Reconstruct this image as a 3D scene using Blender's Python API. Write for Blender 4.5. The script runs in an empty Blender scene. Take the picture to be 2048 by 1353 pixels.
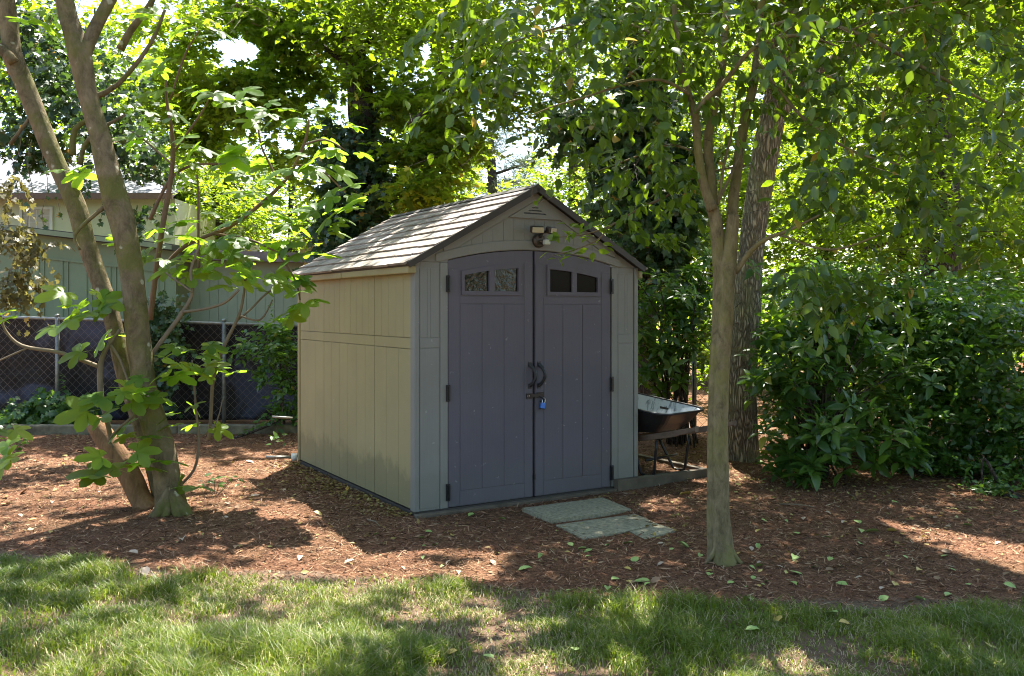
import bpy, math, random
import numpy as np
from mathutils import Vector, Matrix

# ------------------------------------------------------------------ camera, sky, sun, exposure
SC = bpy.context.scene
COL = SC.collection
F = 1788.0; CX = 1024.0; HY = 618.0; EYE = 1.5
cam_d = bpy.data.cameras.new('camera'); cam = bpy.data.objects.new('camera', cam_d); COL.objects.link(cam)
cam.location = (0, 0, EYE); cam.rotation_euler = (math.radians(90), 0, 0)
cam_d.sensor_width = 36.0; cam_d.lens = 36.0 * F / 2048.0
cam_d.shift_y = -(676.5 - HY) / 2048.0
cam_d.clip_start = 0.05; cam_d.clip_end = 600
SC.camera = cam
SUN = Vector((0.0634, 0.522, 1.0)).normalized()          # towards the sun
world = bpy.data.worlds.new('World'); SC.world = world; world.use_nodes = True
wn = world.node_tree.nodes; wl = world.node_tree.links
bg = wn['Background']; sky = wn.new('ShaderNodeTexSky'); sky.sky_type = 'NISHITA'; sky.sun_disc = False
sky.sun_elevation = math.asin(SUN.z); sky.sun_rotation = math.atan2(SUN.x, SUN.y)
sky.dust_density = 1.6; sky.air_density = 1.0; sky.ozone_density = 0.8
wl.new(sky.outputs[0], bg.inputs[0]); bg.inputs[1].default_value = 0.105
sun_d = bpy.data.lights.new('sun', 'SUN'); sun = bpy.data.objects.new('sun', sun_d); COL.objects.link(sun)
sun_d.energy = 5.0; sun_d.angle = math.radians(0.5); sun_d.color = (1.0, 0.95, 0.86)
sun.rotation_euler = (-SUN).to_track_quat('-Z', 'Y').to_euler()
sun.location = (2, 10, 20)
SC.view_settings.view_transform = 'Standard'; SC.view_settings.look = 'None'
SC.view_settings.exposure = 2.25; SC.view_settings.gamma = 1.0; SC.view_settings.use_curve_mapping = False
SC.render.engine = 'CYCLES'
cy = SC.cycles
cy.max_bounces = 8; cy.diffuse_bounces = 4; cy.glossy_bounces = 3; cy.transmission_bounces = 6
cy.transparent_max_bounces = 8; cy.caustics_reflective = False; cy.caustics_refractive = False
SC.cycles.pixel_filter_type = 'BLACKMAN_HARRIS'; SC.cycles.filter_width = 1.05; cy.sample_clamp_indirect = 6.0; cy.use_denoising = True
try:
    cy.denoiser = 'OPENIMAGEDENOISE'; cy.denoising_input_passes = 'RGB_ALBEDO_NORMAL'
except Exception:
    pass

rng = np.random.default_rng(11)
random.seed(5)

def P(px, py, d):
    return np.array([(px - CX) / F * d, d, EYE - (py - HY) / F * d])

# ------------------------------------------------------------------ noise (numpy value noise)
_tab = np.random.default_rng(3).random((64, 64, 16))
def vnoise(x, y, z=0.0):
    x = np.asarray(x, float); y = np.asarray(y, float); z = np.asarray(z, float) + 0 * x
    xi = np.floor(x).astype(int); yi = np.floor(y).astype(int); zi = np.floor(z).astype(int)
    fx, fy, fz = x - xi, y - yi, z - zi
    fx = fx * fx * (3 - 2 * fx); fy = fy * fy * (3 - 2 * fy); fz = fz * fz * (3 - 2 * fz)
    g = lambda a, b, c: _tab[(xi + a) % 64, (yi + b) % 64, (zi + c) % 16]
    l = lambda a, b, t: a + (b - a) * t
    return l(l(l(g(0,0,0), g(1,0,0), fx), l(g(0,1,0), g(1,1,0), fx), fy),
             l(l(g(0,0,1), g(1,0,1), fx), l(g(0,1,1), g(1,1,1), fx), fy), fz)
def fbm(x, y, z=0.0):
    return (vnoise(x, y, z) + 0.5 * vnoise(np.asarray(x)*2.1+7, np.asarray(y)*2.1+3, np.asarray(z)*2.1) + 0.25 * vnoise(np.asarray(x)*4.3, np.asarray(y)*4.3+9, np.asarray(z)*4.3)) / 1.75

# shed frame
SA = np.array([-0.705, 6.5]); SU = np.array([0.8527, 0.5225]); SV = np.array([-0.5225, 0.8527])
SW, SD = 2.06, 2.65
SROT = math.atan2(SU[1], SU[0])
def shed_local(x, y):
    dx, dy = np.asarray(x) - SA[0], np.asarray(y) - SA[1]
    return dx * SU[0] + dy * SU[1], dx * SV[0] + dy * SV[1]

def gz(x, y):
    x = np.asarray(x, float); y = np.asarray(y, float)
    z = 0.085 * np.exp(-(((x + 1.75) / 0.55) ** 2 + ((y - 6.25) / 0.75) ** 2)) * 1.0
    z = z + 0.05 * np.exp(-(((x + 2.9) / 0.9) ** 2 + ((y - 6.6) / 0.9) ** 2))
    z = z + 0.05 * (fbm(x * 0.8, y * 0.8) - 0.5) + 0.022 * (fbm(x * 3.3, y * 3.3, 5) - 0.5)
    s, t = shed_local(x, y)
    dd = np.maximum(np.maximum(-s, s - SW), np.maximum(-t, t - SD))
    k = np.clip(dd / 0.35, 0, 1)
    z = z * k - 0.012 * (1 - k)
    # low bank kept in by the timber beside the shed
    b = np.clip((s - SW + 0.1) / 0.1, 0, 1) * np.clip((2.80 - s) / 0.08, 0, 1) * np.clip((t - 0.02) / 0.05, 0, 1) * np.clip((2.0 - t) / 0.8, 0, 1)
    return z + 0.055 * b

# ------------------------------------------------------------------ materials
def nodes(m):
    m.use_nodes = True
    nt = m.node_tree
    return nt, nt.nodes, nt.links, nt.nodes['Principled BSDF'], nt.nodes['Material Output']
def C4(c): return (c[0], c[1], c[2], 1.0)
def ramp(ns, stops):
    r = ns.new('ShaderNodeValToRGB'); e = r.color_ramp.elements
    while len(e) < len(stops): e.new(0.5)
    for k, (p, c) in enumerate(stops):
        e[k].position = p; e[k].color = C4(c)
    return r
def texco(ns, ls, scale=(1, 1, 1), kind='Object'):
    t = ns.new('ShaderNodeTexCoord'); mp = ns.new('ShaderNodeMapping'); mp.inputs['Scale'].default_value = scale
    ls.new(t.outputs[kind], mp.inputs[0]); return mp.outputs[0]
def noise(ns, ls, vec, sc, det=4, rough=0.6, dist=0.0):
    n = ns.new('ShaderNodeTexNoise'); n.inputs['Scale'].default_value = sc; n.inputs['Detail'].default_value = det
    n.inputs['Roughness'].default_value = rough; n.inputs['Distortion'].default_value = dist
    ls.new(vec, n.inputs['Vector']); return n.outputs[0]
def bump(ns, ls, h, bs, strength=0.3, dist=0.01):
    b = ns.new('ShaderNodeBump'); b.inputs['Strength'].default_value = strength; b.inputs['Distance'].default_value = dist
    ls.new(h, b.inputs['Height']); ls.new(b.outputs[0], bs.inputs['Normal']); return b
def math_n(ns, ls, op, a, b=None, clamp=False):
    m = ns.new('ShaderNodeMath'); m.operation = op; m.use_clamp = clamp
    for k, v in enumerate((a, b)):
        if v is None: continue
        if isinstance(v, (int, float)): m.inputs[k].default_value = v
        else: ls.new(v, m.inputs[k])
    return m.outputs[0]
def mixc(ns, ls, fac, a, b, mode='MIX'):
    m = ns.new('ShaderNodeMix'); m.data_type = 'RGBA'; m.blend_type = mode
    for k, v in ((0, fac), (6, a), (7, b)):
        if isinstance(v, (int, float)): m.inputs[k].default_value = v
        elif isinstance(v, tuple): m.inputs[k].default_value = C4(v)
        else: ls.new(v, m.inputs[k])
    return m.outputs[2]

def plain(name, c, rough=0.5, metal=0.0, var=0.12, scale=6, bumps=0.0, bscale=60, spec=0.5):
    m = bpy.data.materials.new(name); nt, ns, ls, bs, out = nodes(m)
    v = texco(ns, ls)
    n = noise(ns, ls, v, scale, 5)
    r = ramp(ns, [(0.25, tuple(x * (1 - var) for x in c)), (0.75, tuple(min(1, x * (1 + var)) for x in c))])
    ls.new(n, r.inputs[0]); ls.new(r.outputs[0], bs.inputs['Base Color'])
    bs.inputs['Roughness'].default_value = rough; bs.inputs['Metallic'].default_value = metal
    bs.inputs['Specular IOR Level'].default_value = spec
    if bumps:
        bump(ns, ls, noise(ns, ls, v, bscale, 4), bs, bumps, 0.004)
    return m

def leafmat(name, dark, mid, light, trans, tf=0.45, rough=0.45, spec=0.5, yellow=None, objrand=False):
    m = bpy.data.materials.new(name); nt, ns, ls, bs, out = nodes(m)
    if objrand:
        a = ns.new('ShaderNodeObjectInfo').outputs['Random']
    else:
        at = ns.new('ShaderNodeAttribute'); at.attribute_name = 'rnd'; a = at.outputs['Fac']
    stops = [(0.0, dark), (0.5, mid), (0.93, light)]
    if yellow: stops.append((0.985, yellow))
    r = ramp(ns, stops); ls.new(a, r.inputs[0])
    v = texco(ns, ls); n = noise(ns, ls, v, 40, 3)
    col = mixc(ns, ls, 1.0, r.outputs[0], mixc(ns, ls, n, (0.7, 0.7, 0.7), (1.25, 1.25, 1.2)), 'MULTIPLY')
    ls.new(col, bs.inputs['Base Color']); bs.inputs['Roughness'].default_value = rough
    bs.inputs['Specular IOR Level'].default_value = spec
    tr = ns.new('ShaderNodeBsdfTranslucent')
    tstops = [(0.0, tuple(x * 0.6 for x in trans)), (0.6, trans), (0.93, tuple(min(1, x * 1.3) for x in trans))]
    if yellow: tstops.append((0.985, tuple(min(1, x * 2.0) for x in yellow)))
    rt = ramp(ns, tstops); ls.new(a, rt.inputs[0]); ls.new(rt.outputs[0], tr.inputs[0])
    mx = ns.new('ShaderNodeMixShader'); mx.inputs[0].default_value = tf
    ls.new(bs.outputs[0], mx.inputs[1]); ls.new(tr.outputs[0], mx.inputs[2]); ls.new(mx.outputs[0], out.inputs[0])
    return m

def barkmat(name, c0, c1, moss=None, lichen=None, scale=9, stretch=0.25, bst=0.6, bdist=0.02, furrow=False):
    m = bpy.data.materials.new(name); nt, ns, ls, bs, out = nodes(m)
    v = texco(ns, ls, (1, 1, stretch))
    n = noise(ns, ls, v, scale, 9, 0.74, 0.4)
    r = ramp(ns, [(0.3, c0), (0.7, c1)]); ls.new(n, r.inputs[0]); col = r.outputs[0]
    h = n
    if furrow:
        vo = ns.new('ShaderNodeTexVoronoi'); vo.feature = 'DISTANCE_TO_EDGE'; vo.inputs['Scale'].default_value = 34
        v2 = texco(ns, ls, (1, 1, 0.2)); dn = ns.new('ShaderNodeTexNoise'); dn.inputs['Scale'].default_value = 14; dn.inputs['Detail'].default_value = 5
        ls.new(v2, dn.inputs['Vector'])
        add = ns.new('ShaderNodeVectorMath'); add.operation = 'MULTIPLY_ADD'
        ls.new(dn.outputs['Color'], add.inputs[0]); add.inputs[1].default_value = (0.11, 0.11, 0.11); ls.new(v2, add.inputs[2])
        ls.new(add.outputs[0], vo.inputs['Vector'])
        e = math_n(ns, ls, 'MULTIPLY', vo.outputs['Distance'], 4.0, True)
        col = mixc(ns, ls, e, tuple(x * 0.5 for x in c0), col)
        h = math_n(ns, ls, 'ADD', e, math_n(ns, ls, 'MULTIPLY', n, 0.4))
    v3 = texco(ns, ls)
    if moss:
        f = ramp(ns, [(0.47, (0, 0, 0)), (0.62, (1, 1, 1))]); ls.new(noise(ns, ls, v3, 3.2, 5, 0.7), f.inputs[0])
        col = mixc(ns, ls, math_n(ns, ls, 'MULTIPLY', f.outputs[0], 0.75), col, moss)
    if lichen:
        vo = ns.new('ShaderNodeTexVoronoi'); vo.inputs['Scale'].default_value = 9; ls.new(v3, vo.inputs['Vector'])
        nn = noise(ns, ls, v3, 13, 5)
        d = math_n(ns, ls, 'ADD', vo.outputs['Distance'], math_n(ns, ls, 'MULTIPLY', nn, 0.55))
        f = ramp(ns, [(0.36, (1, 1, 1)), (0.43, (0, 0, 0))]); ls.new(d, f.inputs[0])
        col = mixc(ns, ls, math_n(ns, ls, 'MULTIPLY', f.outputs[0], 0.7), col, lichen)
    ls.new(col, bs.inputs['Base Color']); bs.inputs['Roughness'].default_value = 0.9
    bs.inputs['Specular IOR Level'].default_value = 0.2
    bump(ns, ls, h, bs, bst, bdist)
    return m

def resin(name, c, dirt=0.55, grain=1.0):
    """moulded plastic siding with a pressed wood grain, faint grime near the base"""
    m = bpy.data.materials.new(name); nt, ns, ls, bs, out = nodes(m)
    v = texco(ns, ls, (70, 70, 2.2)); g = noise(ns, ls, v, 2.2, 6, 0.7, 0.6)
    v1 = texco(ns, ls); b = noise(ns, ls, v1, 1.6, 5)
    r = ramp(ns, [(0.3, tuple(x * 0.9 for x in c)), (0.7, tuple(x * 1.07 for x in c))]); ls.new(b, r.inputs[0])
    col = mixc(ns, ls, 1.0, r.outputs[0], mixc(ns, ls, g, (0.88, 0.88, 0.88), (1.1, 1.1, 1.1)), 'MULTIPLY')
    if dirt:
        sp = ns.new('ShaderNodeSeparateXYZ'); tc = ns.new('ShaderNodeTexCoord'); ls.new(tc.outputs['Object'], sp.inputs[0])
        zz = math_n(ns, ls, 'ADD', sp.outputs[2], math_n(ns, ls, 'MULTIPLY', noise(ns, ls, v1, 5, 5), -0.5))
        f = ramp(ns, [(0.0, (1, 1, 1)), (0.10, (0, 0, 0))]); ls.new(zz, f.inputs[0])
        col = mixc(ns, ls, math_n(ns, ls, 'MULTIPLY', f.outputs[0], dirt), col, (0.13, 0.12, 0.06))
        # pale smudges
        s = ramp(ns, [(0.68, (0, 0, 0)), (0.74, (1, 1, 1))]); ls.new(noise(ns, ls, v1, 17, 3), s.inputs[0])
        col = mixc(ns, ls, math_n(ns, ls, 'MULTIPLY', s.outputs[0], 0.28), col, (0.45, 0.44, 0.43))
    ls.new(col, bs.inputs['Base Color']); bs.inputs['Roughness'].default_value = 0.62
    bs.inputs['Specular IOR Level'].default_value = 0.35
    bump(ns, ls, g, bs, 0.35 * grain, 0.0015)
    return m

M = {}
M['shed_warm_bounce'] = resin('resin_taupe_warm_lit', (0.30, 0.255, 0.128))  # same resin as the front, warm bounce light from the mulch painted in
M['shed_front'] = resin('resin_taupe_cool_lit', (0.20, 0.196, 0.178), 0.15)  # same resin as the side walls, cooler front light put into the colour
M['shed_door'] = resin('resin_door', (0.10, 0.09, 0.110), 0.12)
M['roof_tile'] = None
M['dark_trim'] = plain('dark_brown_trim', (0.036, 0.029, 0.024), 0.6, var=0.2)
M['black_metal'] = plain('black_metal', (0.018, 0.018, 0.02), 0.35, 0.3, var=0.3, scale=20)
M['black_plastic'] = plain('black_plastic', (0.02, 0.02, 0.022), 0.4)
M['bronze'] = plain('bronze_housing', (0.05, 0.035, 0.025), 0.4, 0.3)
M['lens_cream'] = plain('cream_lens', (0.42, 0.36, 0.24), 0.3)
M['sensor_white'] = plain('white_plastic', (0.42, 0.43, 0.36), 0.4)
M['blue'] = plain('blue_vinyl', (0.03, 0.16, 0.55), 0.3)
M['steel'] = plain('steel', (0.5, 0.5, 0.5), 0.3, 0.9)
M['galv'] = plain('galvanised', (0.22, 0.22, 0.195), 0.5, 0.55, var=0.3, scale=20)
M['wood'] = plain('weathered_wood', (0.15, 0.10, 0.07), 0.75, var=0.35, scale=14, bumps=0.4)
M['timber'] = plain('old_timber', (0.095, 0.075, 0.05), 0.85, var=0.45, scale=7, bumps=0.6, bscale=35)
M['concrete'] = plain('mossy_concrete', (0.25, 0.23, 0.155), 0.95, var=0.5, scale=38, bumps=1.0, bscale=90, spec=0.2)
M['curb'] = plain('curb_concrete', (0.135, 0.12, 0.075), 0.95, var=0.6, scale=9, bumps=0.6)
M['green_wall'] = plain('sage_paint', (0.20, 0.24, 0.13), 0.7, var=0.12, scale=2)
M['pale_wall'] = plain('pale_sage_paint', (0.31, 0.335, 0.22), 0.7, var=0.1, scale=2)
M['cream_wall'] = plain('cream_paint', (0.46, 0.47, 0.32), 0.7, var=0.08)
M['white_trim'] = plain('white_trim', (0.55, 0.55, 0.5), 0.6)
M['curtain'] = plain('curtain', (0.42, 0.38, 0.32), 0.8)
M['brown_gutter'] = plain('brown_gutter', (0.12, 0.06, 0.04), 0.5)
M['tan_siding'] = plain('tan_siding', (0.36, 0.29, 0.2), 0.7)
M['old_wire'] = plain('rusty_wire', (0.17, 0.14, 0.11), 0.6, 0.3, var=0.5, scale=3)
M['annexe_roof'] = plain('weathered_roofing', (0.22, 0.18, 0.17), 0.9, var=0.4, scale=9)
M['pvc'] = plain('white_pvc', (0.6, 0.6, 0.56), 0.4)

def m_roof():
    m = bpy.data.materials.new('moulded_shingle'); nt, ns, ls, bs, out = nodes(m)
    oi = ns.new('ShaderNodeObjectInfo')
    r = ramp(ns, [(0.0, (0.24, 0.195, 0.17)), (1.0, (0.34, 0.28, 0.245))]); ls.new(oi.outputs['Random'], r.inputs[0])
    v = texco(ns, ls); n = noise(ns, ls, v, 5, 6, 0.7)
    st = ramp(ns, [(0.42, (0.55, 0.55, 0.50)), (0.62, (1, 1, 1))]); ls.new(n, st.inputs[0])
    col = mixc(ns, ls, 1.0, r.outputs[0], st.outputs[0], 'MULTIPLY')
    ls.new(col, bs.inputs['Base Color']); bs.inputs['Roughness'].default_value = 0.6
    v2 = texco(ns, ls, (4, 60, 60)); bump(ns, ls, noise(ns, ls, v2, 2, 5), bs, 0.4, 0.002)
    return m
M['roof_tile'] = m_roof()
def m_glass(nm, bst, sp=0.5):
    m = bpy.data.materials.new(nm); nt, ns, ls, bs, out = nodes(m)
    v = texco(ns, ls); bs.inputs['Base Color'].default_value = (0.012, 0.010, 0.009, 1)
    bs.inputs['Roughness'].default_value = 0.08; bs.inputs['Specular IOR Level'].default_value = sp
    bump(ns, ls, noise(ns, ls, v, 14, 3, 0.5, 1.5), bs, bst, 0.01)
    return m
M['glass'] = m_glass('window_glass', 0.03, 0.04); M['glass_wavy'] = m_glass('wavy_window_glass', 0.6, 0.6)
def m_tarp():
    m = bpy.data.materials.new('black_plastic_sheet'); nt, ns, ls, bs, out = nodes(m)
    v = texco(ns, ls); n = noise(ns, ls, v, 1.3, 5, 0.6, 0.8)
    r = ramp(ns, [(0.38, (0.004, 0.003, 0.003)), (0.52, (0.014, 0.010, 0.008)), (0.60, (0.05, 0.055, 0.085))]); ls.new(n, r.inputs[0])
    ls.new(r.outputs[0], bs.inputs['Base Color']); bs.inputs['Roughness'].default_value = 0.5; bs.inputs['Specular IOR Level'].default_value = 0.3
    bump(ns, ls, noise(ns, ls, v, 9, 6, 0.65, 1.2), bs, 0.8, 0.03)
    return m
M['tarp'] = m_tarp()
def m_tray():
    m = bpy.data.materials.new('chipped_black_enamel'); nt, ns, ls, bs, out = nodes(m)
    v = texco(ns, ls, (1, 1, 1)); g = ns.new('ShaderNodeNewGeometry')
    at = ns.new('ShaderNodeAttribute'); at.attribute_name = 'inner'
    v2 = texco(ns, ls, (1, 1, 0.25)); n = noise(ns, ls, v2, 16, 6, 0.7, 0.5)
    f = ramp(ns, [(0.38, (0, 0, 0)), (0.47, (1, 1, 1))]); ls.new(n, f.inputs[0])
    scr = mixc(ns, ls, f.outputs[0], (0.12, 0.15, 0.19), (0.40, 0.45, 0.50))
    base = mixc(ns, ls, noise(ns, ls, v, 6, 4), (0.012, 0.012, 0.014), (0.022, 0.021, 0.022))
    col = mixc(ns, ls, at.outputs['Fac'], base, scr)
    ls.new(col, bs.inputs['Base Color']); bs.inputs['Roughness'].default_value = 0.38
    return m
M['tray'] = m_tray()

def m_ground():
    m = bpy.data.materials.new('mulch_and_soil'); nt, ns, ls, bs, out = nodes(m)
    v = texco(ns, ls)
    n1 = noise(ns, ls, v, 2.2, 6, 0.65); n2 = noise(ns, ls, texco(ns, ls, (1, 1.6, 1)), 55, 6, 0.75); n3 = noise(ns, ls, v, 160, 3)
    mul = ramp(ns, [(0.32, (0.028, 0.014, 0.007)), (0.45, (0.115, 0.055, 0.028)), (0.57, (0.27, 0.145, 0.082)), (0.72, (0.50, 0.32, 0.21))])
    ls.new(mixc(ns, ls, 0.4, n2, n3), mul.inputs[0])
    tint = ramp(ns, [(0.35, (0.75, 0.80, 0.72)), (0.65, (1.1, 1.0, 1.0))]); ls.new(n1, tint.inputs[0])
    mulc = mixc(ns, ls, 1.0, mul.outputs[0], tint.outputs[0], 'MULTIPLY')
    soil = ramp(ns, [(0.3, (0.09, 0.058, 0.035)), (0.7, (0.27, 0.18, 0.12))]); ls.new(mixc(ns, ls, 0.5, n1, n3), soil.inputs[0])
    at = ns.new('ShaderNodeAttribute'); at.attribute_name = 'lawn'
    fa = math_n(ns, ls, 'ADD', at.outputs['Fac'], math_n(ns, ls, 'MULTIPLY', math_n(ns, ls, 'SUBTRACT', noise(ns, ls, v, 7, 5), 0.5), 0.9))
    fr = ramp(ns, [(0.42, (0, 0, 0)), (0.58, (1, 1, 1))]); ls.new(fa, fr.inputs[0])
    col = mixc(ns, ls, fr.outputs[0], mulc, soil.outputs[0])
    ls.new(col, bs.inputs['Base Color']); bs.inputs['Roughness'].default_value = 0.95; bs.inputs['Specular IOR Level'].default_value = 0.15
    h = math_n(ns, ls, 'ADD', n2, math_n(ns, ls, 'MULTIPLY', n3, 0.5))
    bump(ns, ls, h, bs, 0.9, 0.02)
    return m
M['ground'] = m_ground()
M['mulch_bits'] = leafmat('mulch_bits', (0.04, 0.018, 0.010), (0.215, 0.10, 0.055), (0.44, 0.28, 0.17), (0.1, 0.05, 0.02), 0.08, 0.9, 0.2, yellow=(0.36, 0.28, 0.17))
M['grass'] = leafmat('grass_blade', (0.025, 0.062, 0.005), (0.095, 0.155, 0.010), (0.28, 0.29, 0.035), (0.24, 0.33, 0.010), 0.4, 0.45, 0.4, yellow=(0.40, 0.34, 0.20))
M['lf_fig'] = leafmat('fig_leaf', (0.07, 0.145, 0.022), (0.09, 0.175, 0.026), (0.125, 0.21, 0.04), (0.36, 0.58, 0.03), 0.58, 0.42, 0.3, objrand=True)
M['lf_glossy'] = leafmat('glossy_leaf', (0.028, 0.066, 0.012), (0.046, 0.10, 0.014), (0.09, 0.15, 0.018), (0.23, 0.36, 0.010), 0.46, 0.36, 0.5, yellow=(0.30, 0.22, 0.04))
M['lf_glossy_o'] = leafmat('glossy_leaf_single', (0.03, 0.072, 0.024), (0.046, 0.105, 0.028), (0.08, 0.15, 0.028), (0.22, 0.36, 0.015), 0.42, 0.3, 0.7, objrand=True)
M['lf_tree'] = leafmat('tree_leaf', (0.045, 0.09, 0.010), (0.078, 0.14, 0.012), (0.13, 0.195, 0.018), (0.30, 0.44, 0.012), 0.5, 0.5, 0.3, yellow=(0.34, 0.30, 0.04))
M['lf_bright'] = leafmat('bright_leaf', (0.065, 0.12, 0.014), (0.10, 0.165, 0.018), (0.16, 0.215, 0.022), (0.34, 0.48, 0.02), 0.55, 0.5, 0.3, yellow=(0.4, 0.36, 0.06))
M['lf_ivy'] = leafmat('ivy_leaf', (0.022, 0.05, 0.018), (0.034, 0.072, 0.024), (0.055, 0.10, 0.03), (0.10, 0.19, 0.025), 0.28, 0.35, 0.6, yellow=(0.34, 0.2, 0.03))
M['lf_ivy_dry'] = leafmat('dry_ivy_leaf', (0.05, 0.04, 0.018), (0.10, 0.085, 0.03), (0.15, 0.13, 0.05), (0.22, 0.20, 0.05), 0.35, 0.5, 0.5, yellow=(0.36, 0.24, 0.04))
M['lf_shrub'] = leafmat('shrub_leaf', (0.026, 0.07, 0.014), (0.042, 0.105, 0.020), (0.08, 0.155, 0.024), (0.18, 0.34, 0.02), 0.38, 0.36, 0.5, yellow=(0.30, 0.28, 0.04))
M['lf_aucuba'] = leafmat('aucuba_leaf', (0.034, 0.085, 0.018), (0.052, 0.12, 0.022), (0.095, 0.175, 0.028), (0.19, 0.36, 0.02), 0.36, 0.33, 0.6, objrand=True)
M['lf_litter'] = leafmat('leaf_litter', (0.10, 0.05, 0.025), (0.26, 0.17, 0.05), (0.34, 0.33, 0.10), (0.2, 0.15, 0.03), 0.2, 0.6, 0.3, yellow=(0.50, 0.34, 0.08))
M['lf_pine'] = leafmat('pine_needle', (0.06, 0.085, 0.05), (0.085, 0.115, 0.065), (0.13, 0.15, 0.085), (0.12, 0.17, 0.06), 0.3, 0.6, 0.3)
M['bark_myrtle'] = barkmat('smooth_mossy_bark', (0.06, 0.045, 0.024), (0.27, 0.205, 0.12), (0.12, 0.125, 0.025), (0.46, 0.44, 0.32), 11, 0.6, 1.0, 0.025)
M['bark_right'] = barkmat('smooth_grey_bark', (0.07, 0.055, 0.026), (0.28, 0.225, 0.125), (0.19, 0.175, 0.055), None, 24, 0.45, 1.0, 0.015)
M['bark_oak'] = barkmat('furrowed_bark', (0.27, 0.215, 0.145), (0.52, 0.43, 0.31), (0.30, 0.28, 0.14), None, 14, 0.3, 1.0, 0.03, True)
M['bark_broken'] = barkmat('torn_orange_bark', (0.10, 0.055, 0.028), (0.33, 0.19, 0.10), None, None, 12, 0.2, 1.0, 0.02)
M['bark_dark'] = barkmat('dark_bark', (0.07, 0.055, 0.045), (0.16, 0.13, 0.105), None, None, 9, 0.25, 0.8, 0.02, True)
M['twig'] = plain('twig_bark', (0.16, 0.12, 0.075), 0.85, var=0.3)
M['twig_red'] = plain('red_twig_bark', (0.15, 0.085, 0.05), 0.8, var=0.3)
for nm, c in (('fl_green', (0.25, 0.34, 0.09)), ('fl_yellow', (0.42, 0.30, 0.07)), ('fl_pale', (0.40, 0.30, 0.21)), ('fl_brown', (0.22, 0.13, 0.07))):
    M[nm] = plain(nm, c, 0.6, var=0.2, scale=30)

# ------------------------------------------------------------------ mesh helpers
def link(o, parent=None):
    COL.objects.link(o)
    if parent is not None: o.parent = parent
    return o
def tag(o, label=None, cat=None, group=None, kind=None):
    if label: o['label'] = label
    if cat: o['category'] = cat
    if group: o['group'] = group
    if kind: o['kind'] = kind
    return o
def empty(name, loc, rz=0.0):
    o = bpy.data.objects.new(name, None); o.location = tuple(loc); o.rotation_euler = (0, 0, rz); COL.objects.link(o)
    o.empty_display_size = 0.2
    return o
class MB:
    def __init__(s): s.v = []; s.f = []
    def add(s, v, f):
        n = len(s.v); s.v += [tuple(p) for p in v]; s.f += [tuple(i + n for i in q) for q in f]; return s
    def box(s, x0, x1, y0, y1, z0, z1):
        return s.add([(x0,y0,z0),(x1,y0,z0),(x1,y1,z0),(x0,y1,z0),(x0,y0,z1),(x1,y0,z1),(x1,y1,z1),(x0,y1,z1)],
                     [(0,3,2,1),(4,5,6,7),(0,1,5,4),(1,2,6,5),(2,3,7,6),(3,0,4,7)])
    def strip(s, xs, lo, hi, y0, y1):
        """solid slab between two curves of x, from y0 to y1"""
        n = len(xs); v = []
        for x in xs:
            a, b = lo(x), hi(x)
            v += [(x, y0, a), (x, y0, b), (x, y1, a), (x, y1, b)]
        f = []
        for i in range(n - 1):
            p, q = 4 * i, 4 * i + 4
            f += [(p, q, q+1, p+1), (p+2, p+3, q+3, q+2), (p+1, q+1, q+3, p+3), (p, p+2, q+2, q)]
        f += [(0, 1, 3, 2), (4*n-4, 4*n-2, 4*n-1, 4*n-3)]
        return s.add(v, f)
    def tube(s, pts, rad, n=8, cap=True, jit=0.0, seed=0):
        pts = [np.array(p, float) for p in pts]; m = len(pts)
        if not hasattr(rad, '__len__'): rad = [rad] * m
        v = []; f = []
        up = np.array([0.13, 0.31, 0.94]); prev = None
        for i in range(m):
            t = pts[min(i+1, m-1)] - pts[max(i-1, 0)]; t = t / (np.linalg.norm(t) + 1e-9)
            a = prev if prev is not None else up
            if prev is None and abs(np.dot(t, a)) > 0.9: a = np.array([1.0, 0.1, 0.05])
            x = a - np.dot(a, t) * t; x /= np.linalg.norm(x) + 1e-9; y = np.cross(t, x); prev = x
            for k in range(n):
                an = 2 * math.pi * k / n
                r = rad[i]
                if jit: r *= 1 + jit * (float(fbm(pts[i][2] * 3.5 + 11 + seed, math.cos(an) * 1.6 + 5, math.sin(an) * 1.6 + 5)) - 0.5) * 2
                v.append(pts[i] + r * (math.cos(an) * x + math.sin(an) * y))
        for i in range(m - 1):
            for k in range(n):
                a = i * n + k; b = i * n + (k + 1) % n
                f.append((a, b, b + n, a + n))
        if cap:
            f.append(tuple(range(n - 1, -1, -1))); f.append(tuple((m - 1) * n + k for k in range(n)))
        return s.add(v, f)
    def build(s, name, mat, parent=None, smooth=False, bevel=0.0):
        me = bpy.data.meshes.new(name); me.from_pydata([tuple(map(float, p)) for p in s.v], [], s.f); me.update()
        if mat: me.materials.append(mat)
        if smooth: me.polygons.foreach_set('use_smooth', [True] * len(me.polygons))
        o = bpy.data.objects.new(name, me); link(o, parent)
        if bevel:
            b = o.modifiers.new('bevel', 'BEVEL'); b.width = bevel; b.segments = 2; b.limit_method = 'ANGLE'
        return o

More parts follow.
